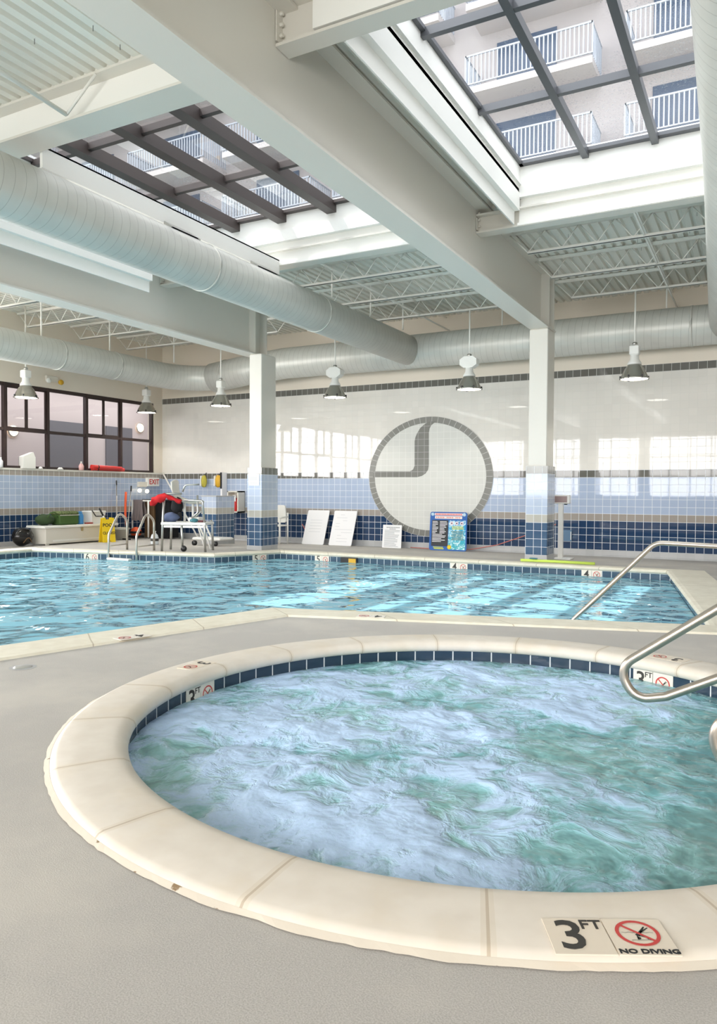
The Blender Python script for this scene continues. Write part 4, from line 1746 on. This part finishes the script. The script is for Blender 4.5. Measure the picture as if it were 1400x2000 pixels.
for y in (12.30, 12.66):
    MB().lathe([(0, -.03), (.05, -.02), (.065, .03), (.06, .05), (0, .045)], (XL+.11, y, 3.86), 16, 'X').build('lamp_head', 'white_plastic' if y < 12.5 else 'amber', t)

# ------------------------------------------------------------------ things on the window sill
zs = 1.747
t = thing('carton', 'bright white folded carton standing on the window sill', 'carton', (XL+.02, 11.8, zs))
MB().box(XL-.10, XL+.06, 11.64, 11.98, zs, 2.02).build('box', 'white_plastic', t)
MB().prism([(11.64, 2.02), (11.98, 2.02), (11.93, 2.13)], XL-.09, XL+.05, 'YZ').build('flap', 'white_plastic', t)
o = MB().lathe([(0, 0), (.05, 0), (.05, .14), (.02, .19), (.02, .23), (0, .23)], (XL, 11.10, zs), 16).build('spray_bottle', 'paper')
tag(o, 'white bottle on the sill at the left edge of the photo', 'bottle')
t = thing('supply_bottle', 'small white and pink bottle on the sill beside the mullion', 'bottle', (XL, 13.38, zs))
MB().lathe([(0, 0), (.06, 0), (.065, .1), (.03, .17), (0, .17)], (XL, 13.38, zs), 16).build('body', mat('pinkish', (238, 190, 186), .5), t)
MB().lathe([(0, .16), (.022, .16), (.018, .22), (0, .22)], (XL, 13.38, zs), 12).build('cap', 'white_plastic', t)
for i, (y, r) in enumerate(((12.15, .05), (12.72, .07))):
    o = MB().lathe([(0, .05), (r*.5, .05), (r, .01), (r, 0), (0, 0)], (XL+.02, y, zs), 14).build('small_dish', 'white_plastic')
    tag(o, ('smaller' if i == 0 else 'larger')+' low white dish on the window sill', 'dish')
for i in range(2):
    mb = MB()
    y0 = 13.66+i*.06
    mb.tube([(XL+.05-i*.08, y0, zs+.05+.05*(1-i)), (XL+.05-i*.08, y0+.1, zs+.055+.045*(1-i)), (XL+.05-i*.08, y0+1.02+.1*i, zs+.05+.03*(1-i))], .05, 10)
    r_ = thing('rescue_tube', ('upper' if i == 0 else 'lower')+' red foam rescue tube on the window sill', 'rescue tube', (XL+.05, y0, zs), 'rescue tubes on the sill')
    mb.build('foam', mat('rescue_red', (232, 62, 58), .45), r_)
    MB().tube([(XL+.05-i*.08, y0+.2, zs+.05+.045*(1-i)), (XL+.05-i*.08, y0+.23, zs+.05+.045*(1-i))], .053, 10).build('strap', 'black', r_)

# ------------------------------------------------------------------ left deck clutter
zf = -.03
t = thing('storage_chest', 'long white storage chest standing under the left windows', 'chest', (-14.4, 12.6, zf))
cb_ = MB().box(-14.86, -14.34, 11.62, 13.70, zf+.03, .36, .012).build('body', 'off_white_plastic', t)
MB().box(-14.92, -14.28, 11.55, 13.76, .36, .42, .012).build('lid', 'white_plastic', t)
MB().box(-14.34, -14.325, 12.62, 12.68, .27, .36).build('latch', 'brushed', cb_)
MB().box(-14.345, -14.332, 11.8, 13.55, .05, .09).build('lower_rail', 'white_plastic', t)
for y in (11.66, 13.6):
    for x in (-14.82, -14.38):
        MB().box(x-.03, x+.03, y, y+.06, zf, zf+.03).build('foot', 'off_white_plastic', t)
zt = .422
t = thing('duffel_bag', 'dark green duffel bag on the left end of the storage chest', 'bag', (-14.6, 11.88, zt))
MB().ball((-14.62, 11.82, zt+.13), .20, .22, .13, 16, 10, .12).build('bag_body', 'green_dark', t)
MB().tube(fillet([(-14.45, 11.75, zt+.18), (-14.42, 11.82, zt+.30), (-14.42, 11.96, zt+.30), (-14.45, 12.05, zt+.18)], .05), .012, 6).build('handle', 'green_bag', t)
t = thing('cooler_bag', 'green camouflage cooler bag with pale trim on the storage chest', 'bag', (-14.58, 12.3, zt))
MB().box(-14.75, -14.42, 12.08, 12.64, zt, zt+.25, .03).build('bag_body', 'green_bag', t)
MB().box(-14.76, -14.41, 12.07, 12.65, zt+.22, zt+.32, .04).build('lid', 'camo', t)
MB().box(-14.415, -14.405, 12.08, 12.64, zt+.22, zt+.235).build('trim', 'off_white_plastic', t)
t = thing('water_bottle', 'blue plastic jug standing on the storage chest', 'jug', (-14.5, 12.74, zt))
MB().lathe([(0, 0), (.075, 0), (.08, .02), (.08, .20), (.06, .25), (.045, .26), (0, .26)], (-14.52, 12.76, zt), 18).build('body', 'blue_plastic', t)
MB().lathe([(0, .25), (.05, .25), (.05, .30), (0, .31)], (-14.52, 12.76, zt), 14).build('cap', 'blue_plastic', t)
o = MB().box(-14.5, -14.38, 12.86, 13.04, zt, zt+.035, .01).build('folded_cloth', mat('cloth_rust', (170, 80, 70), .8))
tag(o, 'small reddish folded cloth on the chest beside the blue jug', 'cloth')
t = thing('lunch_cooler', 'white lunch cooler with a dark carry handle on the chest', 'cooler', (-14.55, 13.22, zt))
mb = MB()
lo, hi = [], []
for x, y in ((-14.72, 13.04), (-14.42, 13.04), (-14.42, 13.42), (-14.72, 13.42)):
    lo.append(mb.pt((x, y, zt)))
    hi.append(mb.pt((x+(-.02 if x < -14.5 else .02), y+(-.03 if y < 13.2 else .03), zt+.28)))
for i in range(4):
    mb.face((lo[i], lo[(i+1) % 4], hi[(i+1) % 4], hi[i]))
mb.face(lo[::-1]); mb.face(hi)
mb.build('body', 'white_plastic', t)
MB().box(-14.75, -14.39, 13.0, 13.46, zt+.27, zt+.31, .01).build('lid', 'white_plastic', t)
MB().tube(fillet([(-14.385, 13.0, zt+.33), (-14.38, 13.12, zt+.18), (-14.38, 13.44, zt+.18), (-14.385, 13.46, zt+.2)], .03), .012, 6).build('handle', 'black', t)
t = thing('backpack', 'shiny black sports bag lying on the deck left of the chest', 'bag', (-14.7, 11.2, zf))
MB().ball((-14.72, 11.30, zf+.21), .20, .25, .21, 18, 12, .1, 3).build('bag_body', mat('black_gloss', (20, 18, 18), .18), t)
MB().tube(fillet([(-14.56, 11.2, .05), (-14.50, 11.3, .2), (-14.55, 11.42, .05)], .06), .012, 6).build('strap', 'brown', t)

# pool closed sign
t = thing('pool_closed_sign', 'yellow standing sign reading POOL CLOSED beside the chest', 'sign', (-13.9, 13.0, zf))
m4 = frame((-13.82, 13.02, zf), Vector((.30, .95, 0)).normalized(), Vector((-.12, 0, 1)))
poly = [(-.16, 0), (-.06, 0), (-.04, .06), (.04, .06), (.06, 0), (.16, 0), (.15, .60), (.07, .62), (.06, .57), (-.06, .57), (-.07, .62), (-.15, .60)]
fp_ = MB(m4).prism(poly, -.012, .012).build('front_panel', 'yellow', t)
m5 = frame((-14.05, 13.10, zf), Vector((.30, .95, 0)).normalized(), Vector((.16, 0, 1)))
MB(m5).prism(poly, -.012, .012).build('rear_panel', 'yellow', t)
text_mesh('word', 'POOL', .115, m4 @ Matrix.Translation((0, .43, .014)), 'ink_black', fp_, .002)
text_mesh('word', 'CLOSED', .085, m4 @ Matrix.Translation((0, .24, .014)), 'ink_black', fp_, .002)
# brush behind it
t = thing('deck_brush', 'brush with a white and black handle standing behind the yellow sign', 'brush', (-14.2, 13.05, zf))
MB().tube([(-14.18, 13.40, zf), (-14.22, 13.20, .62)], .02, 8).build('shaft', 'white_plastic', t)
MB().tube([(-14.22, 13.20, .62), (-14.24, 13.10, .80)], .022, 8).build('grip', 'black', t)
# tools
def pole(name, label, cat, pts, r, m, extra=None):
    t = thing(name, label, cat, pts[0])
    MB().tube(pts, r, 8).build('shaft', m, t)
    return t


t = pole('mop_pole', 'tall straight steel pole leaning on the left wall tiles', 'pole', [(-14.68, 14.10, zf), (-15.12, 14.50, 1.44)], .013, 'steel')
MB().tube([(-15.10, 14.485, 1.38), (-15.13, 14.51, 1.50)], .016, 8).build('grip', 'black', t)
t = pole('squeegee', 'slanting steel squeegee pole leaning beside the tall pole', 'squeegee', [(-14.3, 14.05, zf), (-14.95, 14.85, 1.25)], .012, 'steel')
MB().tube([(-14.93, 14.83, 1.22), (-14.99, 14.90, 1.36)], .02, 8).build('grip', 'black', t)
MB().box(-14.42, -14.18, 14.02, 14.08, zf, zf+.04).build('blade', 'black', t)
t = thing('throw_bag', 'orange rescue strap hanging beside the leaning poles', 'rescue strap', (-14.6, 14.6, .2))
MB().tube(fillet([(-14.90, 14.62, 1.20), (-14.90, 14.60, .85), (-14.80, 14.50, .55), (-14.64, 14.40, .30)], .2), .03, 8).build('strap', 'orange', t)
MB().tube([(-14.64, 14.40, .32), (-14.60, 14.36, .20)], .022, 8).build('buckle', 'red', t)
t = thing('bucket', 'white bucket on the deck behind the ladder', 'bucket', (-14.72, 14.30, zf))
MB().lathe([(0, 0), (.15, 0), (.18, .28), (.19, .28), (.19, .30), (.17, .30), (.14, .02), (0, .02)], (-14.72, 14.30, zf), 24).build('body', 'off_white_plastic', t)
MB().lathe([(.178, .25), (.195, .25), (.195, .275), (.178, .275)], (-14.72, 14.30, zf), 24).build('rim', 'white_plastic', t)
t = thing('ball_pump', 'orange and black round float behind the ladder', 'float', (-14.78, 14.86, zf))
MB().ball((-14.78, 14.86, .12), .15, .15, .14).build('shell', 'orange', t)
MB().lathe([(.152, -.03), (.16, -.03), (.16, .03), (.152, .03)], (-14.78, 14.86, .12), 18).build('band', 'black', t)
MB().box(-14.96, -14.62, 14.72, 15.0, zf, .03, .01).build('stand', 'black', t)
# towel rail with cabinet
t = thing('towel_rail', 'white towel rail on posts in the back left corner', 'towel rail', (-14.6, 15.0, zf))
MB().tube([(-15.12, 15.02, .96), (-14.15, 15.05, .96)], .022, 8).build('bar', 'white_plastic', t)
for x in (-15.08, -14.50):
    MB().tube([(x, 15.03, zf), (x, 15.03, .96)], .024, 8).build('post', 'white_plastic', t)
t = thing('grey_towel', 'grey towel draped over the towel rail', 'towel', (-14.8, 15.0, .45))
mb = MB()
for s_, z0 in ((-1, .42), (1, .6)):
    N = 10
    cols = []
    for i in range(N+1):
        x = -15.02+.36*i/N
        wv = .025*math.sin(i*2.1)
        cols.append([mb.pt((x+.02*math.sin(k+i), 15.03+s_*(.032+.04*k/5)+wv*k/5, .99-(.99-z0)*k/5+.02*math.sin(i*1.3)*k/5)) for k in range(6)])
    for i in range(N):
        for k in range(5):
            mb.face((cols[i][k], cols[i+1][k], cols[i+1][k+1], cols[i][k+1]), None, True)
mb.build('cloth', 'grey_cloth', t)
t = thing('wooden_cabinet', 'narrow brown wooden cabinet in the corner behind the towel rail', 'cabinet', (-14.6, 15.6, zf))
MB().box(-14.95, -14.60, 15.35, 15.8, -.05, .95, .01).build('body', 'brown', t)
MB().box(-15.0, -14.05, 15.30, 15.85, .95, 1.0, .008).build('top', 'black', t)
MB().box(-14.60, -14.12, 15.40, 15.8, -.05, .95, .01).build('side_cover', 'black_cloth', t)
t = thing('water_jug', 'clear plastic gallon jug on the deck by the ladder', 'jug', (-12.3, 12.95, 0))
MB().lathe([(0, 0), (.085, 0), (.09, .02), (.09, .16), (.07, .22), (.03, .26), (.03, .29), (0, .29)], (-12.3, 12.95, .0), 18).build('body', mat('clear_plastic', (212, 218, 222), .15), t)
MB().lathe([(0, .285), (.034, .285), (.034, .31), (0, .31)], (-12.3, 12.95, .0), 12).build('cap', 'white_plastic', t)
MB().lathe([(.091, .08), (.0925, .08), (.0925, .14), (.091, .14)], (-12.3, 12.95, .0), 18).build('label_band', 'ink', t)

# white pole leaning in the corner
o = MB().tube([(-13.5, 15.9, -.075), (-15.12, 16.24, 1.76)], .022, 8).build('leaning_pole', 'white_plastic')
tag(o, 'slim white pole leaning into the back left corner', 'pole')

# ------------------------------------------------------------------ lifeguard chair
gx, gy = -10.35, 12.0
t = thing('lifeguard_chair', 'steel framed lifeguard chair with white moulded seat and platform', 'lifeguard chair', (gx, gy, 0))
ux = Vector((.93, .37, 0)).normalized()
uy = Vector((-.37, .93, 0)).normalized()
O = Vector((-10.35, 11.72, 0))


def G(a, b, z):
    return O+ux*a+uy*b+Vector((0, 0, z))


for a in (-.46, .46):
    for b in (0, .5):
        top = .60 if (b == 0 and a > 0) else 1.12 if a < 0 and b == 0 else .62
        MB().tube([G(a, b, 0), G(a*.96, b, .55), G(a*.90, b+.02, max(.58, top))], .024, 8).build('leg', 'brushed', t)
MB().tube(fillet([G(-.41, .02, 1.10), G(-.38, .02, 1.18), G(-.05, .05, 1.18)], .05), .024, 8).build('handhold', 'brushed', t)
MB().tube(fillet([G(.44, 0, .58), G(.40, 0, 1.04), G(.02, .0, 1.05)], .04), .022, 8).build('handhold', 'brushed', t)
m6 = Matrix((ux, uy, Vector((0, 0, 1)))).transposed().to_4x4()
m6.translation = O
MB(m6).box(-.47, .47, -.03, .55, .54, .60, .01).build('platform', 'white_plastic', t)
MB(m6).box(-.46, .46, .0, .03, .49, .53).build('platform_beam', 'brushed', t)
for a in (-.10, .08):
    MB().tube([G(a, .35, .60), G(a, .35, .99)], .026, 8).build('seat_post', 'white_plastic', t)
# bucket seat: shell swept in profile
mb = MB(m6)
prof = [(-.30, 1.47), (-.29, 1.30), (-.24, 1.12), (-.16, 1.03), (-.02, .995), (.15, .99), (.24, .985)]
prof2 = [(a+.02, z-.028) for a, z in prof]
prof2[0] = (-.275, 1.47)
N = len(prof)
rows = []
for b in range(7):
    yy = .14+.42*b/6
    lift = .05*((b-3)/3)**2
    rows.append([mb.pt((a-lift*(.5 if k < 3 else 0), yy, z+lift*(0 if k < 3 else 1)-(.05*((b-3)/3)**2 if k == 0 else 0))) for k, (a, z) in enumerate(prof)])
rows2 = []
for b in range(7):
    yy = .14+.42*b/6
    lift = .05*((b-3)/3)**2
    rows2.append([mb.pt((a-lift*(.5 if k < 3 else 0), yy, z+lift*(0 if k < 3 else 1)-(.05*((b-3)/3)**2 if k == 0 else 0))) for k, (a, z) in enumerate(prof2)])
for b in range(6):
    for k in range(N-1):
        mb.face((rows[b][k], rows[b+1][k], rows[b+1][k+1], rows[b][k+1]), None, True)
        mb.face((rows2[b][k], rows2[b][k+1], rows2[b+1][k+1], rows2[b+1][k]), None, True)
for b in range(6):
    for k in (0, N-1):
        mb.face((rows[b][k], rows2[b][k], rows2[b+1][k], rows[b+1][k]))
for b in (0, 6):
    for k in range(N-1):
        mb.face((rows[b][k], rows[b][k+1], rows2[b][k+1], rows2[b][k]))
mb.build('seat', 'off_white_plastic', t)
MB().tube(fillet([G(-.06, .12, 1.22), G(.0, .1, 1.36), G(.30, .1, 1.37)], .08), .018, 8).build('armrest', 'brushed', t)
MB().tube(fillet([G(.26, .1, 1.15), G(.27, .1, .80), G(.14, .1, .68)], .08), .02, 8).build('armrest', 'brushed', t)
MB().tube([G(.10, .2, .62), G(.36, .1, .84)], .014, 6).build('brace', 'brushed', t)
MB().tube([G(.38, .6, 0), G(.15, .75, .56)], .018, 6).build('ladder_rail', 'white_plastic', t)
MB().tube([G(.26, .6, 0), G(.03, .75, .56)], .018, 6).build('ladder_rail', 'white_plastic', t)
MB(m6 @ Matrix.Translation((.02, -.04, .065))).lathe([(0, -.03), (.055, -.03), (.062, -.01), (.062, .01), (.055, .03), (0, .03)], (0, 0, 0), 20, 'Y').build('wheel', 'black', t)
MB().tube([G(-.02, 0, .08), G(-.04, 0, .56)], .024, 8).build('wheel_strut', 'brushed', t)
# things on the chair
o_ = thing('red_towel', 'red towel hanging over the back of the lifeguard chair', 'towel', G(-.35, .05, .95))
mb = MB(m6)
cols = []
for i in range(13):
    a = -.66+.62*i/12
    col = []
    for k in range(6):
        dz = .17*k/5*(1.0 if i < 6 else .55)
        col.append(mb.pt((a+.02*math.sin(i*1.7+k), -.03-.05*math.sin(k*.6)-.02*math.cos(i*2), 1.20-.020*abs(i-5)-dz*(1+.15*math.sin(i*1.9)))))
    cols.append(col)
for i in range(12):
    for k in range(5):
        mb.face((cols[i][k], cols[i+1][k], cols[i+1][k+1], cols[i][k+1]), None, True)
o2 = mb.build('cloth', 'red_cloth', o_)
sm = o2.modifiers.new('thickness', 'SOLIDIFY')
sm.thickness = .03
o_ = thing('black_jacket', 'black bag hung under the red towel on the chair frame', 'bag', G(-.25, .3, .75))
MB(m6).ball((-.24, .28, .93), .13, .10, .17, 12, 8, .25, 5).build('bag_body', 'black_cloth', o_)
MB(m6).box(-.20, -.12, .2, .26, .62, .80, .02).build('dangling_strap', 'black_cloth', o_)
o_ = MB(m6).ball((-.33, .2, .69), .17, .14, .10, 14, 8, .3, 9).build('blue_towel', 'blue_cloth')
tag(o_, 'crumpled grey blue towel on the lifeguard chair platform', 'towel')
o_ = MB(m6).box(.06, .30, .10, .34, .605, .70, .02).build('tissue_box', 'white_plastic')
tag(o_, 'low white box on the lifeguard platform', 'box')
o_ = MB(m6).ball((.22, .0, .640), .09, .06, .04, 12, 8, .3, 2).build('teal_cloth', 'teal')
tag(o_, 'small teal cloth on the right of the lifeguard platform', 'cloth')
o_ = MB(m6).box(.30, .44, .0, .10, .603, .64, .01).build('pouch', mat('maroon', (110, 50, 56), .7))
tag(o_, 'small maroon pouch at the right end of the lifeguard platform', 'pouch')

# rear equipment trolley: tilted cart under the chair
t = thing('pool_cart', 'low white cart with slanted rails behind the lifeguard chair', 'cart', (-10.9, 13.3, -.01))
MB().box(-11.45, -10.65, 13.25, 13.75, .12, .18, .02).build('tray', 'white_plastic', t)
for x in (-11.35, -10.75):
    MB().lathe([(0, -.025), (.06, -.025), (.06, .025), (0, .025)], (x, 13.22, .055), 16, 'Y').build('wheel', 'black', t)
MB().tube([(-11.3, 13.5, .18), (-11.55, 13.5, .62)], .02, 8).build('push_bar', 'white_plastic', t)
MB().tube([(-11.1, 13.5, .18), (-11.35, 13.5, .62)], .02, 8).build('push_bar', 'white_plastic', t)
# tiled pier behind the chair
t = thing('tiled_pier', 'low blue tiled pier behind the lifeguard chair', 'pier', (-11.3, 14.3, -.05))
MB().box(-11.85, -11.40, 14.05, 14.75, .085, 1.10).build('tile_cladding', 'column_tile', t)
MB().box(-11.855, -11.395, 14.045, 14.755, -.06, .085).build('base', 'base_tile', t)
o = MB().box(-11.86, -11.39, 14.04, 14.76, 1.10, 1.125, .005).build('cap', 'base_tile', t)
# life vests on a board
t = thing('vest_board', 'narrow pale board fixed upright behind the tiled pier', 'board', (-12.7, YB-.1, 1.1))
MB().box(-12.90, -12.84, YB-.22, YB-.01, 1.10, 1.74, .004).build('board', 'paper', t)
MB().box(-12.895, -12.845, YB-.24, YB-.22, 1.3, 1.74).build('edge', 'black', t)
for i, (x, m_, lab, w_) in enumerate(((-13.05, 'amber', 'amber life vest with white edges hanging above the tiled pier', .12), (-13.55, mat('olive', (186, 176, 70), .7).name, 'olive yellow life vest hanging left of the amber one', .09))):
    t = thing('life_vest', lab, 'life vest', (x, YB-.1, 1.3), 'hanging life vests')
    MB().ball((x, YB-.12, 1.50), w_, .07, .17, 14, 10, .15, i).build('foam', m_, t)
    MB().box(x-w_*.9, x-w_*.5, YB-.2, YB-.1, 1.36, 1.66, .02).build('edge_band', 'white_plastic', t)
    MB().tube([(x, YB-.1, 1.64), (x, YB-.02, 1.74)], .01, 6).build('hook', 'black', t)
o = MB().box(-9.95, -9.75, 13.35, 13.45, -.01, .06, .02).build('flip_flops', 'black')
tag(o, 'dark flip flops on the deck just left of the left column', 'sandals')

# ------------------------------------------------------------------ building beyond the skylights
FY = 26
bt = thing('apartment_building', 'tall beige apartment building with railed balconies seen through the skylights', 'building', (-16, FY, 0))
MB().box(-48, 12, FY, FY+8, 0, 36).build('wall', 'facade_paint', bt)
for f in range(3, 9):
    zf_ = 12.15+2.8*(f-4)
    for b in range(-8, 2):
        xb = 3.4+b*5.2
        if not (8 < zf_ < 24):
            continue
        sl_ = MB().box(xb-2.1, xb+2.1, FY-1.6, FY, zf_-.22, zf_).build('balcony_slab', 'facade_slab', bt)
        mb = MB()
        mb.box(xb-2.1, xb+2.1, FY-1.6, FY-1.55, zf_+1.02, zf_+1.07)
        mb.box(xb-2.1, xb+2.1, FY-1.6, FY-1.55, zf_+.08, zf_+.12)
        x = xb-2.1
        while x <= xb+2.11:
            mb.box(x-.02, x+.02, FY-1.59, FY-1.56, zf_+.08, zf_+1.05)
            x += .14
        for xx in (xb-2.1, xb+2.06):
            mb.box(xx, xx+.04, FY-1.6, FY, zf_+1.02, zf_+1.07)
            y = FY-1.5
            while y < FY:
                mb.box(xx, xx+.04, y-.02, y+.02, zf_+.08, zf_+1.05)
                y += .14
        mb.build('railing', 'facade_rail', sl_)
        wn_ = MB().box(xb-1.5, xb+.6, FY-.05, FY+.02, zf_+.05, zf_+2.15).build('glass_door', 'facade_glass', bt)
mb = MB()
mb.quad((-60, -60, -1.2), (40, -60, -1.2), (40, 60, -1.2), (-60, 60, -1.2))
# ground outside kept clear of the pool hall
g = MB()
g.box(-60, -18.3, -60, 60, -1.3, -1.25)
g.box(8.3, 40, -60, 60, -1.3, -1.25)
g.box(-18.3, 8.3, -60, -4.4, -1.3, -1.25)
g.box(-18.3, 8.3, 16.9, 60, -1.3, -1.25)
shell('ground', g, 'ground')
print('objects', len(bpy.data.objects))
